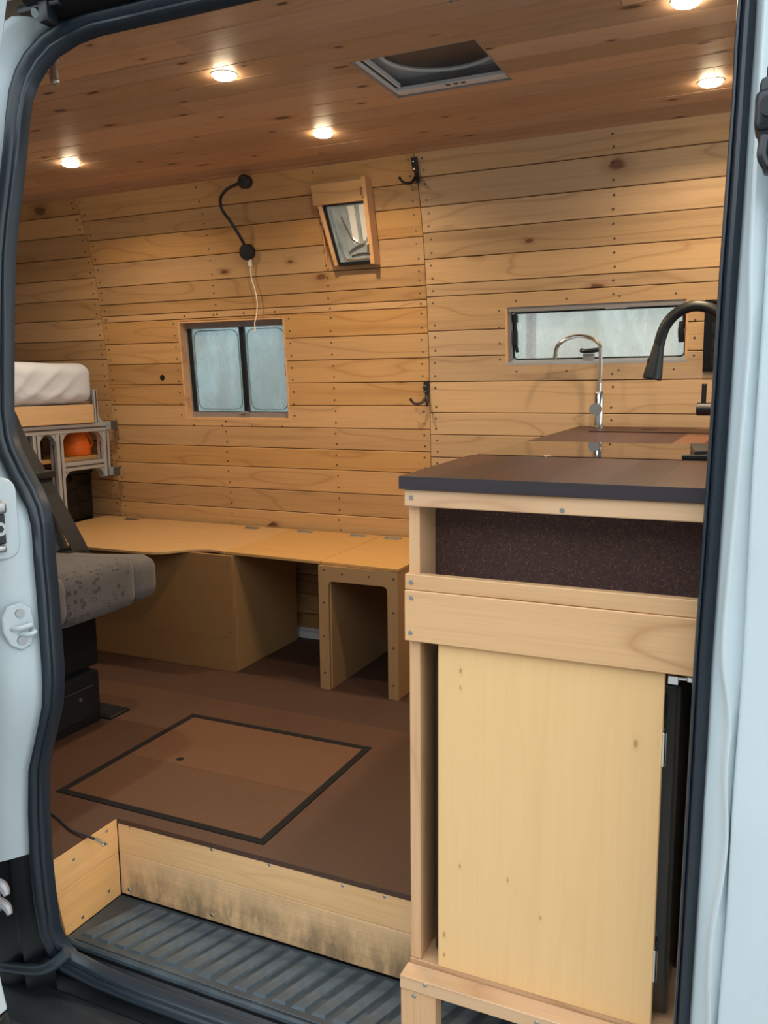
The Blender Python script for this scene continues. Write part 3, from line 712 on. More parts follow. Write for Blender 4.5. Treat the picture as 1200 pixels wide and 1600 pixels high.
under(bx, *P)

# ------------------------------------------------------------------ roof vent
rv = thing('roof_vent', 'square grey roof vent with a dark round fan shroud in the ceiling', 'roof vent', (-.853,2.16,CZ))
x0, x1, y0, y1 = VH
P = []
mb = MB()
for a in ((x0,x0+.006,y0,y1),(x1-.006,x1,y0,y1),(x0,x1,y0,y0+.006),(x0,x1,y1-.006,y1)): mb.box(*a, CZ, CZ+.07)
P.append(mb.build('well', 'frame_grey'))
P.append(MB().box(x0+.006,x1-.006,y1-.040,y1-.006,CZ+.004,CZ+.016,.002).build('control_strip', 'hatch_light'))
for k in range(3): MB().box(x0+.155+k*.022, x0+.167+k*.022, y1-.036, y1-.026, CZ+.0028, CZ+.0045, .0004).build('button', 'black', P[-1])
mb = MB().box(x0+.006,x0+.014,y0+.006,y1-.04,CZ+.004,CZ+.012,.001).box(x0+.020,x0+.026,y0+.006,y1-.04,CZ+.012,CZ+.024,.001)
P.append(mb.build('left_rail', 'hatch_light'))
mb = MB(); cx, cy = (x0+x1)/2+.02, (y0+y1)/2-.01; zt = CZ+.050; R_ = .158; n = 48
ring = [mb.bm.verts.new((cx+R_*math.cos(2*math.pi*k/n), cy+R_*math.sin(2*math.pi*k/n)*.9, zt)) for k in range(n)]
out = []
for k in range(n):
    c_, s_ = math.cos(2*math.pi*k/n), math.sin(2*math.pi*k/n); q = max(abs(c_), abs(s_))
    out.append(mb.bm.verts.new((cx+c_/q*.19, cy+s_/q*.175, zt-.004)))
for k in range(n): mb.bm.faces.new((ring[k], ring[(k+1)%n], out[(k+1)%n], out[k]))
P.append(mb.build('tray', 'hatch_grey'))
P.append(MB().tube([(cx+R_*math.cos(2*math.pi*k/n), cy+R_*math.sin(2*math.pi*k/n)*.9, zt-.003) for k in range(n+1)], .006, 6, smooth=False).build('ring', 'hatch_light'))
mb = MB().lathe([(.165,0),(.15,.02),(.11,.035),(.05,.042),(.002,.044)], (cx,cy,zt+.002), 32); P.append(mb.build('fan_shroud', 'hatch_dome'))
P.append(MB().box(x0-.03,x1+.03,y0-.03,y1+.03,2.0105,2.03,.006,2).build('cover', 'vent_cover'))
mb = MB()
for a in ((x0-.004,x0,y0-.004,y1+.004),(x1,x1+.004,y0-.004,y1+.004),(x0,x1,y0-.004,y0),(x0,x1,y1,y1+.004)): mb.box(*a, CZ+.07, 1.985)
P.append(mb.build('shaft', 'hatch_grey'))
under(rv, *P)

# ------------------------------------------------------------------ downlights
LPOS = [(-1.343,1.94,'second downlight from the left, glowing near the left end of the ceiling'), (-1.367,2.509,'glowing downlight nearest above the small wooden window box'), (-2.35,2.425,'leftmost glowing downlight, at the bed end of the ceiling'), (-.214,2.56,'glowing downlight at the right end, near the black seal and back wall'), (-.224,2.014,'glowing downlight half cut off by the top edge at right')]
def downlight(x, y, label):
    o = thing('downlight', label, 'downlight', (x, y, CZ), 'recessed ceiling downlights')
    a = MB().lathe([(.034,.002),(.034,-.0015),(.032,-.0025),(.029,-.002)], (0,0,0), 28).build('bezel', 'hatch_light', o)
    b = MB().lathe([(.0285,-.002),(.0278,-.006),(.025,-.009),(.016,-.0115),(.001,-.0125)], (0,0,0), 28).build('lens', 'lamp', o)
    ld = bpy.data.lights.new('downlight_glow', 'AREA'); ld.shape = 'DISK'; ld.size = .055; ld.energy = LAMP_W; ld.color = (1, .76, .47); ld.spread = math.radians(150)
    l = bpy.data.objects.new('downlight_glow', ld); C.objects.link(l); l.parent = o; l.location = (0,0,-.020)
    return o
for x, y, lb in LPOS: downlight(x, y, lb)

# ------------------------------------------------------------------ kitchen cabinet
kc = thing('kitchen_cabinet', 'timber framed kitchen unit with cream door and dark cork panel', 'cabinet', (-.3,1.4,-.2))
P = []
FY = 1.306
P.append(MB().box(-.567,-.547,1.32,1.405,-.0035,.874,.0015).build('post', 'pine_v'))
P.append(MB().box(.06,.08,1.32,1.405,-.0035,.874,.0015).build('post', 'pine_v'))
P.append(MB().box(-.569,.08,FY,1.324,.844,.8735,.0015).build('top_rail', 'pine'))
P.append(MB().box(-.569,.08,FY,1.324,.6995,.727,.0015).build('middle_rail', 'pine'))
P.append(MB().box(-.569,.08,FY-.002,1.322,.609,.699,.0015).build('lower_rail', 'pine'))
P.append(MB().box(-.547,.08,1.394,1.406,.60,.874,.001).build('cork_panel', 'cork_dark'))
P.append(MB().box(-.568,.08,1.318,1.489,-.020,-.004,.001).build('base_board', 'pine'))
P.append(MB().box(-.571,.08,1.277,1.316,-.038,-.012,.0015).build('bottom_rail', 'pine'))
P.append(MB().box(-.571,-.503,1.281,1.312,-.2035,-.0385,.0015).build('leg', 'pine_v'))
P.append(MB().box(-.582,-.569,1.41,3.0,.0005,.872,.001).build('side_panel', 'ply_raw'))
P.append(MB().box(-.568,.08,1.96,1.975,.0005,.872).build('back_panel', 'cab_in'))
P.append(MB().box(.081,.095,1.51,3.0,.0005,.872).build('side_panel', 'cab_in'))
P.append(MB().box(-.568,.08,1.406,1.96,.600,.612).build('shelf', 'cab_in'))
mb = MB()
for x, y, z in ((-.556,FY,.859),(-.30,FY,.851),(-.557,FY,.713),(-.556,FY-.002,.686),(-.558,FY-.002,.624),(-.522,1.277,-.018),(-.545,1.281,-.05),(-.318,1.277,-.024)):
    mb.lathe([(.0042,0),(.0034,.0014),(.0012,.0010)], (x, y-.0001, z), 10, Matrix.Rotation(math.pi/2,4,'X'))
P.append(stuff(mb.build('screws', 'steel', recalc=False)))
dr = MB().box(-.5115,-.1375,1.3245,1.337,-.0030,.628,.0012).build('cabinet_door', 'door_ply'); 
dr.data.transform(Matrix.Translation((0,-.0085,-.0)))
P.append(dr)
for z in (.455, .085): MB().box(-.1372,-.1345,1.312,1.340,z,z+.055,.0006).cyl((-.1345,1.315,z),(-.1345,1.315,z+.055),.003,n=8).build('hinge', 'chrome', dr)
MB().box(-.1370,-.1345,1.318,1.335,.53,.565,.0008).build('chipped_edge', 'black_soft', dr)
P.append(MB().box(-.134,-.118,1.318,1.33,.588,.602,.001).cyl((-.118,1.324,.598),(-.098,1.324,.599),.0035,n=10).box(-.106,-.098,1.319,1.329,.594,.603,.001).build('latch', 'chrome'))
under(kc, *P)
fr = thing('fridge', 'dark fridge side showing in the gap right of the cream door', 'fridge', (-.3,1.6,0))
a = MB().box(-.53,-.120,1.372,1.90,.0005,.585,.014,4).build('body', 'fridge'); b = MB().box(-.53,-.116,1.345,1.371,.004,.58,.008,3).build('fridge_door', 'fridge'); under(fr, a, b)

# worktop: walnut staves running back to the wall
wt = thing('worktop', 'dark walnut worktop slab on the kitchen unit', 'worktop', (-.25,2.1,.874))
P = []
def lx(y): return interp(y, [(1.3,-.576),(1.75,-.603),(2.2,-.606),(3.01,-.635)])
xs_ = [None,-.52,-.43,-.325,-.24,-.165,-.07,.02,.10]
tones = ['walnut','walnut','walnut','walnut','walnut_pale','walnut','walnut','walnut_pale']
for ya, yb, tn in ((1.302,1.7485,['walnut']*8), (2.196,3.012,['walnut','walnut','walnut','walnut','walnut_pale','walnut','walnut','walnut'])):
    for k in range(8):
        a0 = lx(ya) if k == 0 else xs_[k]; b0 = lx(yb) if k == 0 else xs_[k]
        P.append(MB().prism([(a0,ya),(xs_[k+1],ya),(xs_[k+1],yb),(b0,yb)], .8745, .8955).build('stave', tn[k]))
P.append(MB().prism([(lx(1.3),1.2995),(.10,1.2995),(.10,1.302),(lx(1.3),1.302)], .8740, .8957).build('front_edge', 'edge'))
P.append(MB().prism([(lx(1.75),1.7485),(.10,1.7485),(.10,2.196),(lx(2.19),2.196)], .8745, .889).build('hob_bay', 'black_soft'))
under(wt, *P)
gl = thing('hob_lid', 'black glass hob lid set into the worktop, mirroring the wall', 'hob lid', (-.25,1.97,.889))
a = MB().prism([(-.590,1.752),(.095,1.752),(.095,2.192),(-.600,2.192)], .8892, .8968, 'Z', .0008).build('glass', 'glass_lid')
under(gl, a)
hh = thing('lid_black_shape', 'black angled shape lying on the glass hob lid beside the door seal', 'bracket', (-.15,1.8,.897))  # two flat black pieces resting on the lid
a = MB().prism([(-.170,1.735+.02),(-.118,1.765),(-.118,1.80),(-.166,1.775)], .8970, .905, 'Z', .001).build('foot', 'black')
b = MB().prism([(-.150,1.79),(-.118,1.80),(-.130,2.02),(-.178,2.02)], .8971, .911, 'Z', .002).build('arm', 'black'); under(hh, a, b)
sc_ = thing('sink_cover', 'walnut sink cover board with a finger hole, set in behind the glass lid', 'sink cover', (-.36,2.76,.895))
a = MB().box(-.535,-.175,2.665,2.850,.8956,.8985,.0006).build('board', 'walnut'); b = MB().box(-.395,-.345,2.78,2.80,.8984,.8990,.0002).build('finger_hole', 'black_soft'); under(sc_, a, b)

# chrome filter tap
y = 2.93; k = 2.93/2.9
def f1(x, z): return (x*k, y, 1.05+(z-1.05)*k)
tp1 = thing('filter_tap', 'slim chrome tap with a thin hooped spout', 'tap', (-.556,2.93,.8955))
x_ = -.556
a = MB().lathe([(.021,0),(.021,.004),(.0165,.006),(.0165,.115),(.014,.120),(.010,.122),(.010,.150),(.007,.152)], (x_,y,.8957), 24).build('body', 'chrome')
arc = [(x_,y,1.04),(x_+.003,y,1.09),(x_+.001,y,1.14)] + [(x_-.074+.077*math.cos(t),y,1.150+.052*math.sin(t)) for t in [i*math.pi/10 for i in range(1,10)]] + [(x_-.151,y,1.145),(x_-.155,y,1.125)]
b = MB().tube(arc, .0066, 10).build('spout', 'chrome')
c = MB().cyl((x_-.006,y-.012,.958),(x_-.006,y-.038,.958),.0195,n=24).build('knob', 'steel')
under(tp1, a, b, c)
# black mixer
tp2 = thing('black_mixer_tap', 'matte black pull-out mixer tap with a thick gooseneck spout', 'tap', (-.13,2.6,.8955))
y = 2.6
a = MB().lathe([(.030,0),(.030,.006),(.024,.010),(.024,.16),(.018,.165)], (-.130,y,.8957), 24).build('body', 'black')
b = MB().tube([(-.130,y,1.03),(-.128,y,1.12),(-.134,y,1.18),(-.150,y,1.215),(-.18,y,1.243),(-.215,y,1.257),(-.25,y,1.256),(-.285,y,1.238),(-.310,y,1.208),(-.322,y,1.175),(-.327,y,1.15)], .0158, 14).build('spout', 'black')
mb = MB().lathe([(.0150,0),(.0165,-.012),(.020,-.04),(.0265,-.085),(.0275,-.098),(.025,-.102),(.001,-.1015)], (-.327,y,1.155), 24, Matrix.Rotation(math.radians(9),4,'Y'))
c = mb.build('spray_head', 'black'); MB().box(-.357,-.346,y-.012,y+.004,1.085,1.115,.003).build('spray_button', 'black_soft', c)
d = MB().cyl((-.155,y,.969),(-.215,y,.969),.0185,n=24).cyl((-.2145,y,.969),(-.217,y,.969),.016,n=24).build('valve', 'black')
e = MB().box(-.205,-.192,y-.006,y+.006,.985,1.042,.002).build('lever', 'black'); under(tp2, a, b, c, d, e)
# switch panel on the back wall
cp = thing('switch_panel', 'black switch panel on the back wall right of the long window', 'switch panel', (-.17,2.99,1.19))
La = lin(1.078, 1.306); mb = MB(); strip(mb, La, -.237, -.10, 1.079, 1.306, -.014, .001); a = mb.build('plate', 'black_gloss'); P = [a]
for r_ in range(4):
    for c_ in range(2):
        mb = MB(); strip(mb, La, -.212+c_*.05, -.178+c_*.05, 1.100+r_*.050, 1.135+r_*.050, -.0165, -.013); P.append(mb.build('switch', 'black'))
under(cp, *P)

# coat hooks
def hook(x, z, h, label):
    o = thing('coat_hook', label, 'hook', (x, wy(z), z), 'black coat hooks on the wall seam')
    L_ = lambda dx, dz, off: (x+dx, wy(z+dz)-off, z+dz)
    mb = MB().tube([L_(0,0,.004), L_(.001,-h*.6,.005), L_(.004,-h*.95,.012)], [.009,.008], 8, smooth=True).tube([L_(0,0,.006),L_(0,-h*.5,.008)], .011, 6)
    a = mb.build('plate', 'black')
    b = MB().tube([L_(.002,-h*.62,.008), L_(-.012,-h*.95,.03), L_(-.034,-h*.98,.045), L_(-.048,-h*.80,.048)], [.0055,.0042], 8).sphere(L_(-.048,-h*.80,.048), .006, u=10, v=6).build('prong', 'black')
    c = MB().tube([L_(.003,-h*.6,.008), L_(.012,-h*.95,.03), L_(.016,-h*1.02,.045)], .0052, 8).build('prong', 'black')
    d = MB().cyl(L_(0,-h*.18,.0145), L_(0,-h*.18,.019), .003, n=8).cyl(L_(0,-h*.45,.0145), L_(0,-h*.45,.020), .003, n=8).build('screw', 'steel')
    under(o, a, b, c, d)
hook(-1.203, 1.828, .085, 'black twin-prong coat hook just under the ceiling')
hook(-1.214, 1.055, .082, 'black twin-prong coat hook low on the wall, above the bench end')

# gooseneck reading lamp and cable
rl = thing('reading_lamp', 'black gooseneck reading lamp on the wall above the square window', 'lamp', (-1.953,2.949,1.573))
def lw(x, z, off): return (x, wy(z)-off, z)
rx = Matrix.Rotation(math.radians(98),4,'X')
a = MB().lathe([(.031,0),(.032,.004),(.032,.020),(.029,.025),(.001,.026)], lw(-1.953,1.573,0), 28, rx).build('base', 'black')
b = MB().tube([lw(-1.955,1.595,.018), lw(-1.962,1.635,.040), lw(-1.978,1.680,.058), lw(-2.000,1.72,.066), lw(-1.995,1.758,.070), lw(-1.96,1.785,.070), lw(-1.92,1.797,.068), lw(-1.88,1.805,.066)], .0062, 10).build('gooseneck', 'black')
c = MB().lathe([(.018,0),(.024,.006),(.0255,.02),(.0255,.034),(.022,.037),(.001,.036)], lw(-1.866,1.806,.050), 24, rx).build('lamp_head', 'black')
under(rl, a, b, c)
uc = thing('usb_cable', 'white charging cable hanging from the reading lamp', 'cable', lw(-1.95,1.54,.012))
a = MB().box(-1.951,-1.939,wy(1.535)-.020,wy(1.535)-.008,1.515,1.545,.002).build('plug', 'cable_white')
b = MB().tube([lw(-1.945,1.520,.014), lw(-1.945,1.47,.016), lw(-1.932,1.42,.018), lw(-1.930,1.37,.018), lw(-1.940,1.32,.020), lw(-1.946,1.300,.024), lw(-1.948,1.272,.024)], .0025, 8).build('lead', 'cable_white')
c = MB().box(-1.9515,-1.9445,wy(1.27)-.027,wy(1.27)-.020,1.258,1.285,.0015).build('plug', 'cable_white'); under(uc, a, b, c)

# ------------------------------------------------------------------ bench with lids
bn = thing('storage_bench', 'low plywood bench with lift-up lids along the back wall', 'bench', (-1.9,2.7,0))
P = []
lidL = [(-2.86,3.020),(-2.82,2.78),(-2.815,2.745),(-2.742,2.735),(-2.742,2.50),(-2.70,2.42),(-2.62,2.39),(-2.40,2.388),(-2.237,2.392),(-2.10,2.394),(-2.05,2.402),(-2.015,2.423),(-1.988,2.462),(-1.962,2.492),(-1.925,2.515),(-1.885,2.524),(-1.845,2.522),(-1.8115,2.512),(-1.8235,3.020)]
zt, zl = .450, .4395
lid1 = MB().prism(lidL, zl, zt, 'Z', .001).build('lid', 'ply'); P.append(lid1)
lid2 = MB().prism([(-1.8095,2.512),(-1.4025,2.492),(-1.4155,3.020),(-1.8215,3.020)], zl, zt, 'Z', .001).build('lid', 'ply'); P.append(lid2)
lid3 = MB().prism([(-1.4005,2.492),(-1.102,2.478),(-1.102,3.020),(-1.4135,3.020)], zl, zt, 'Z', .001).build('lid', 'ply'); P.append(lid3)
P.append(MB().box(-2.74,-1.770,2.497,2.509,0,.4385,.001).build('front_panel', 'ply_front_shaded'))
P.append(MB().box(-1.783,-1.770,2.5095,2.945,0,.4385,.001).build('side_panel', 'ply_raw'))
P.append(MB().box(-2.85,-1.117,2.94,2.968,.39,.4385,.001).build('rear_batten', 'pine'))
# U frame of the end box
def uframe():
    mb = MB(); x0, x1, t, zt_, r = -1.402, -1.104, .038, .4385, .018
    y0, y1 = 2.478, 2.490
    inner = [(x0+t,0)] + [(x0+t+r-r*math.cos(a), zt_-.052-r+r*math.sin(a)) for a in [i*math.pi/8 for i in range(0,5)]] + [(x1-t-r+r*math.sin(a), zt_-.052-r+r*math.cos(a)) for a in [i*math.pi/8 for i in range(0,5)]] + [(x1-t,0)]
    poly = [(x0,0),(x0,zt_),(x1,zt_),(x1,0)] + inner[::-1]
    return mb.prism(poly, y0, y1, 'Y')
P.append(uframe().build('end_frame', 'ply_raw'))
P.append(MB().box(-1.372,-1.360,2.4905,2.965,0,.4385,.001).build('divider', 'ply_raw'))
P.append(MB().box(-1.116,-1.104,2.4905,3.02,0,.4385,.001).build('end_panel', 'ply_raw'))
mb = MB()
for x, z in ((-1.383,.06),(-1.383,.19),(-1.383,.31),(-1.31,.415),(-1.21,.415),(-1.12,.415),(-1.122,.30),(-1.122,.18),(-1.122,.05),(-1.38,.425)):
    mb.lathe([(.0045,0),(.0035,.0012)], (x,2.478,z), 8, Matrix.Rotation(math.pi/2,4,'X'))
for z in (.40,.27,.15,.04): mb.lathe([(.0040,0),(.003,.0012)], (-1.79,2.497,z), 8, Matrix.Rotation(math.pi/2,4,'X'))
P.append(stuff(mb.build('screws', 'screw_dark', recalc=False)))
for x, lid in ((-2.648,lid1),(-1.999,lid1),(-1.744,lid2),(-1.499,lid2),(-1.347,lid3)):
    h = MB().box(x-.032,x+.032,2.955,2.995,zt,zt+.0018,.0005).cyl((x-.032,2.975,zt+.003),(x+.032,2.975,zt+.003),.0035,n=8).build('hinge', 'steel', lid)
    mb = MB()
    for dx in (-.02,.02):
        for yy in (2.963,2.988): mb.lathe([(.004,0),(.003,.001)], (x+dx,yy,zt+.0018), 8)
    stuff(mb.build('screws', 'screw_dark', lid, recalc=False))
under(bn, *P)

# ------------------------------------------------------------------ bed
bd = thing('mattress', 'white sheeted mattress on the raised bed at the left', 'mattress', (-3.4,2.3,.973))
def rounded(x0, x1, y0, y1, z0, z1, r, seg=5, sub=0, fn=None):
    b = bmesh.new(); bmesh.ops.create_cube(b, size=1)
    for v in b.verts: v.co = Vector(((x0+x1)/2+v.co.x*(x1-x0), (y0+y1)/2+v.co.y*(y1-y0), (z0+z1)/2+v.co.z*(z1-z0)))
    if sub: bmesh.ops.subdivide_edges(b, edges=b.edges[:], cuts=sub, use_grid_fill=True)
    if r:
        lo = Vector((x0+r,y0+r,z0+r)); hi = Vector((x1-r,y1-r,z1-r))
        if sub:
            for v in b.verts:
                c = Vector([min(max(v.co[i], lo[i]), hi[i]) for i in range(3)]); d = v.co-c
                if d.length > r: v.co = c + d.normalized()*r
        else: bmesh.ops.bevel(b, geom=b.edges[:], offset=r, segments=seg, profile=.5, affect='EDGES')
    if fn:
        for v in b.verts: v.co = fn(v.co)
    mb = MB(); mb.add(b); return mb
from mathutils import noise as mnoise
def wrink(co):
    u = co.y*1.0 - co.z*1.4
    sn = math.sin(u*52 + 4*mnoise.noise(Vector((co.y*3, co.z*5, 1))))
    w = .017*(max(0, sn)**3)*max(0, .45+mnoise.noise(Vector((co.y*3.3, co.z*3, 7))))
    d = Vector((w, 0, .006*mnoise.noise(co*4)))
    return co + d
a = rounded(-4.2, -2.745, 1.62, 2.897, .973, 1.150, .050, sub=60, fn=wrink).build('sheet', 'sheet', ang=180); under(bd, a)
bf = thing('bed_frame', 'raised bed frame of grey slotted aluminium profile with a timber front board', 'bed frame', (-2.8,2.7,0))
P = [MB().box(-2.755,-2.737,1.6,2.872,.893,.972,.001).build('front_board', 'bed_board')]
P.append(MB().box(-4.2,-2.757,1.62,2.895,.945,.972).build('deck', 'ply_raw'))
def extr(x0, x1, y0, y1, z0, z1, name='profile'):
    mb = MB().box(x0, x1, y0, y1, z0, z1, .0012)
    o = mb.build(name, 'alu'); d = (x1-x0, y1-y0, z1-z0); ax = d.index(max(d)); e = .0004; g = .0035
    m2 = MB()
    if ax == 1: m2.box(x1-.001, x1+e, y0+.002, y1-.002, (z0+z1)/2-g, (z0+z1)/2+g).box((x0+x1)/2-g,(x0+x1)/2+g,y0+.002,y1-.002,z0-e,z1+e)
    elif ax == 2: m2.box(x1-.001, x1+e, (y0+y1)/2-g, (y0+y1)/2+g, z0+.002, z1-.002).box((x0+x1)/2-g,(x0+x1)/2+g,y0-e,y1+e,z0+.002,z1-.002)
    else: m2.box(x0+.002, x1-.002, y0-e, y0+.001, (z0+z1)/2-g, (z0+z1)/2+g).box(x0+.002,x1-.002,y0+.002,y1-.002,(z0+z1)/2-g,(z0+z1)/2+g)
    m2.build('slot', 'alu_dark', o); P.append(o); return o
extr(-2.79,-2.75,2.535,2.572,0,.852); extr(-2.79,-2.75,2.660,2.698,0,.852); extr(-2.79,-2.75,2.934,2.972,.648,.852)
extr(-2.79,-2.75,1.62,2.972,.853,.889); extr(-2.79,-2.75,2.699,2.933,.690,.726)
extr(-2.79,-2.757,2.900,2.920,.890,1.035)
for z in (.857, .650):
    extr(-2.749,-2.722,2.955,2.995,z,z+.036)
    P.append(MB().box(-2.722,-2.719,2.954,2.996,z-.001,z+.037,.001).build('end_cap', 'alu_dark'))
extr(-3.14,-3.10,2.60,2.64,0,.725); extr(-3.3,-3.26,2.40,2.44,0,.85)
def gusset(cy, cz, sy_, sz, r=.045):
    n = 8; pts = [(cy, cz), (cy+sy_*r, cz)] + [(cy+sy_*(r-r*math.sin(t)), cz+sz*(r-r*math.cos(t))) for t in [i*math.pi/2/n for i in range(1, n)]] + [(cy, cz+sz*r)]
    P.append(MB().prism(pts, -2.785, -2.755, 'X').build('corner_gusset', 'alu'))
gusset(2.699,.852,1,-1); gusset(2.933,.852,-1,-1); gusset(2.573,.852,1,-1); gusset(2.659,.852,-1,-1); gusset(2.699,.689,1,-1); gusset(2.933,.689,-1,-1); gusset(2.921,.890,1,1,.04)
P.append(MB().box(-3.05,-2.792,2.575,2.985,.727,.745,.001).build('shelf', 'ply_raw'))
under(bf, *P)
MBk = thing('storage_box', 'glossy black storage box standing under the bed shelf', 'box', (-3.0,2.85,.45))
a = MB().box(-3.05,-2.880,2.705,2.985,.0005,.655,.01,2).build('box_body', 'black_gloss'); b = MB().box(-3.05,-2.876,2.70,2.99,.656,.680,.006,2).build('box_lid', 'black'); under(MBk, a, b)
oj = thing('orange_jug', 'orange plastic jug with a loop handle on the bed shelf', 'jug', (-2.87,2.882,.745))
a = MB().lathe([(.066,0),(.068,.004),(.067,.045),(.062,.050),(.058,.070),(.044,.098),(.026,.115),(.016,.120),(.012,.128),(.001,.129)], (-2.87,2.882,.746), 28).build('body', 'orange')
b = MB().tube([(-2.87,2.900,.858),(-2.865,2.930,.850),(-2.855,2.958,.822),(-2.852,2.966,.785),(-2.86,2.945,.755)], .0055, 8).build('handle', 'orange'); under(oj, a, b)
bb = thing('black_bag', 'black soft bag behind the slotted bed frame, left of the orange jug', 'bag', (-2.88,2.61,.745))
a = MB().lathe([(.050,0),(.056,.01),(.056,.06),(.048,.085),(.030,.10),(.020,.105)], (-2.87,2.625,.746), 18).build('body', 'black_soft'); b = MB().tube([(-2.86,2.605,.845),(-2.86,2.62,.872),(-2.86,2.64,.845)], .004, 6).build('loop', 'black'); under(bb, a, b)

# ------------------------------------------------------------------ passenger seat
st = thing('passenger_seat', 'grey patterned fabric passenger seat with seat belt on a black base', 'seat', (-2.05,1.82,0))
P = []
def cush(co):
    u = (co.x+2.2)/.45
    c = co.copy(); c.z += .020*max(0, u)**2 - .012*((co.y-1.83)/.23 < .5 and abs((co.y-1.83)/.23) < .62) ; return c
P.append(rounded(-2.22,-1.745,1.595,1.712,.385,.525,.05,sub=10,fn=lambda c: c+Vector((0,0,.022*max(0,(c.x+2.2)/.45)**2 if c.z>.45 else 0))).build('side_bolster', 'seat', ang=180))
P.append(rounded(-2.22,-1.745,1.952,2.085,.385,.512,.05,sub=10,fn=lambda c: c+Vector((0,0,.022*max(0,(c.x+2.2)/.45)**2 if c.z>.45 else 0))).build('side_bolster', 'seat', ang=180))
P.append(rounded(-2.22,-1.747,1.670,1.985,.378,.520,.045,sub=10,fn=lambda c: c+Vector((0,0,.022*max(0,(c.x+2.2)/.45)**2 if c.z>.45 else 0))).build('seat_cushion', 'seat_pat', ang=180))
rec = Matrix.Translation((-2.105,0,.45)) @ Matrix.Rotation(math.radians(-25),4,'Y')
def back(y0, y1, x0, x1, z0, z1, r, name, material, ang=180):
    mb = rounded(x0, x1, y0, y1, z0, z1, r, sub=10); bmesh.ops.transform(mb.bm, matrix=rec, verts=mb.bm.verts); o = mb.build(name, material, ang=ang); P.append(o); return o
back(1.66,1.995,-.13,-.015,-.02,.66,.045,'backrest','seat_back')
back(1.595,1.70,-.15,.010,-.02,.64,.045,'back_bolster','seat_back'); bk = back(1.955,2.105,-.15,.010,-.02,.64,.045,'back_bolster','seat_back')
back(1.69,1.965,-.12,-.02,.68,.86,.045,'headrest','seat_back')
tg = MB().prism([(1.785,.150),(1.803,.172),(1.806,.158),(1.790,.139)], -.0165, -.0135, 'X'); bmesh.ops.transform(tg.bm, matrix=rec, verts=tg.bm.verts); P.append(tg.build('label_tag', 'tag'))
# belt
def ribbon(pts, w, t=.0015):
    pts = catmull([Vector(p) for p in pts], 6); rows = []
    for p in pts: rows.append([p+Vector((0,-w/2,0)), p+Vector((0,w/2,0)), p+Vector((-t,w/2,-t)), p+Vector((-t,-w/2,-t))])
    return MB().loft(rows, close=True)
blt = ribbon([(-2.37,2.03,1.03),(-2.330,2.05,.965),(-2.298,2.055,.89),(-2.215,2.06,.762),(-2.145,2.065,.65),(-2.085,2.075,.54),(-2.068,2.085,.48),(-2.08,2.10,.40)], .068).build('seat_belt', 'belt'); P.append(blt)
MB().box(-2.250,-2.185,2.015,2.105,.750,.774,.004,2).build('belt_guide', 'black', blt)
P.append(MB().box(-2.17,-2.06,2.02,2.10,.40,.52,.015,2).build('recliner_cover', 'black_soft'))
P.append(MB().box(-2.25,-1.935,1.655,1.99,.17,.385,.012,2).build('pedestal', 'black_soft'))
P.append(MB().box(-2.25,-1.905,1.62,1.955,0,.17,.010,2).box(-1.906,-1.898,1.66,1.92,.03,.13,.003).build('base_box', 'black'))
P.append(MB().prism([(-2.02,1.957),(-1.878,1.963),(-1.879,2.052),(-2.02,2.052)], 0, .008, 'Z', .001).build('foot_plate', 'black'))
P.append(MB().cyl((-1.90,1.86,.10),(-1.893,1.86,.10),.006,n=10).build('bolt', 'steel'))
P.append(MB().tube([(-2.0,1.80,.37),(-1.915,1.80,.365),(-1.905,1.80,.34)], .008, 8).build('adjuster_bar', 'black'))
under(st, *P)

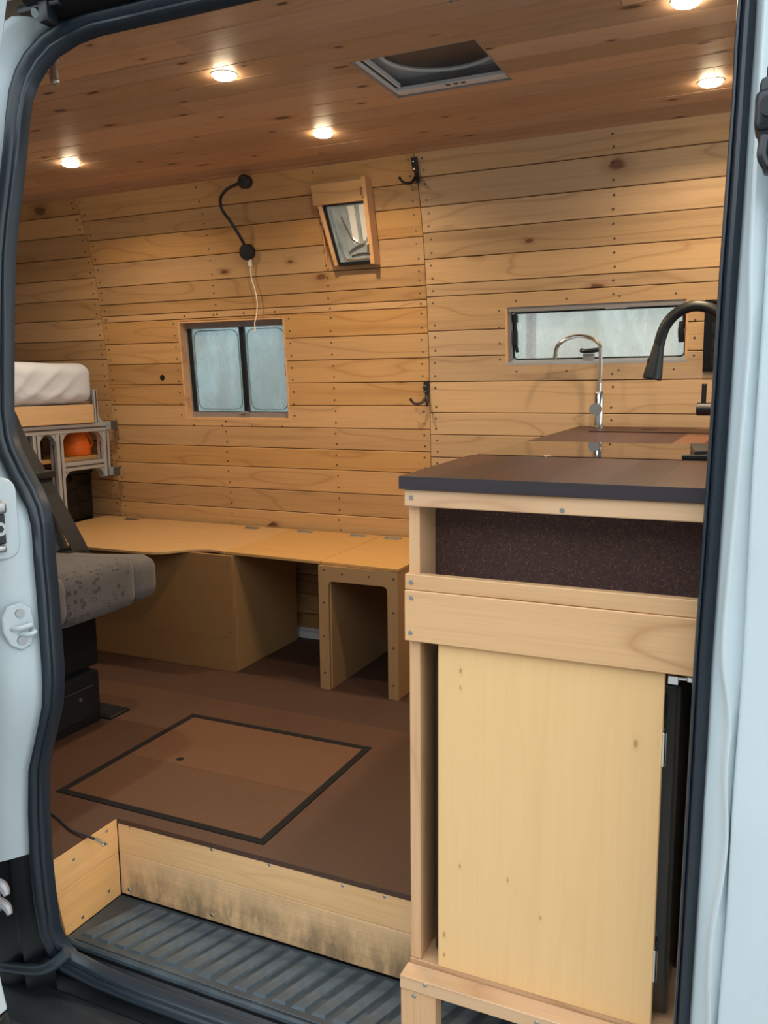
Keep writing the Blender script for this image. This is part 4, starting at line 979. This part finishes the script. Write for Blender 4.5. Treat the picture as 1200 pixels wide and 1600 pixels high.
# cables and ceiling fittings
fc = thing('floor_cable', 'dark charging cable with silver plug lying on the cork floor', 'cable', (-1.5,1.41,0))
a = MB().tube([(-1.70,1.475,.004),(-1.624,1.449,.004),(-1.55,1.425,.0045),(-1.48,1.396,.005),(-1.415,1.385,.008),(-1.385,1.380,.008)], .0032, 8).build('lead', 'cable_grey')
b = MB().cyl((-1.388,1.3805,.008),(-1.360,1.377,.005),.0055,n=10).box(-1.362,-1.350,1.3735,1.3805,.002,.007,.001).build('plug', 'chrome'); under(fc, a, b)
eb = thing('ceiling_ring', 'steel ring bolt screwed into the ceiling at the top middle', 'ring bolt', (-.632,1.715,CZ))
n = 24; a = MB().tube([(-.632+.017*math.cos(2*math.pi*k/n), 1.715+.004*math.sin(2*math.pi*k/n), CZ-.022+.017*math.sin(2*math.pi*k/n)) for k in range(n+1)], .0035, 8, smooth=False).build('ring', 'chrome'); b = MB().cyl((-.632,1.715,CZ),(-.632,1.715,CZ-.008),.005,n=10).build('shank', 'chrome'); under(eb, a, b)
ch = thing('ceiling_hook', 'steel hook hanging from the ceiling behind the top left of the seal', 'hook', (-1.61,1.62,CZ))
a = MB().cyl((-1.605,1.62,CZ),(-1.605,1.62,CZ-.004),.012,n=14).tube([(-1.605,1.62,CZ),(-1.606,1.62,CZ-.030),(-1.604,1.62,CZ-.050),(-1.603,1.62,CZ-.072)], [.006,.011], 10).sphere((-1.603,1.62,CZ-.073),.0115,u=12,v=8).build('hook', 'steel')
b = MB().tube([(-1.655,1.62,CZ-.035),(-1.635,1.62,CZ-.045),(-1.606,1.62,CZ-.066)], .005, 8).cyl((-1.622,1.62,CZ-.028),(-1.585,1.62,CZ-.027),.003,n=8).build('cross_pin', 'chrome'); under(ch, a, b)

# ------------------------------------------------------------------ outside
struct(MB().box(-14, 12, -14, 16, -.72, -.66).build('ground', 'asphalt'))
hs = MB().box(-7, 6, -3.9, -3.6, -.66, 3.0).build('screening_wall', 'screening'); tag(hs, 'dark house wall added unseen behind the camera to block low daylight', 'wall')  # added out of view to keep low daylight off the interior
ow = MB().box(-7, 5, 4.7, 4.85, -.66, 2.2).build('garden_wall', 'concrete'); tag(ow, 'pale rendered wall seen blurred through the van windows', 'wall')
po = thing('grey_post', 'grey round post outside, seen at the left of the long low window', 'post', (-1.04,4.0,-.66))
a = MB().cyl((-1.085,4.0,-.66),(-1.085,4.0,2.1),.024,n=16).build('pole', 'frame_grey'); b = MB().cyl((-1.085,4.0,-.66),(-1.085,4.0,-.60),.05,n=16).build('foot', 'frame_grey'); under(po, a, b)
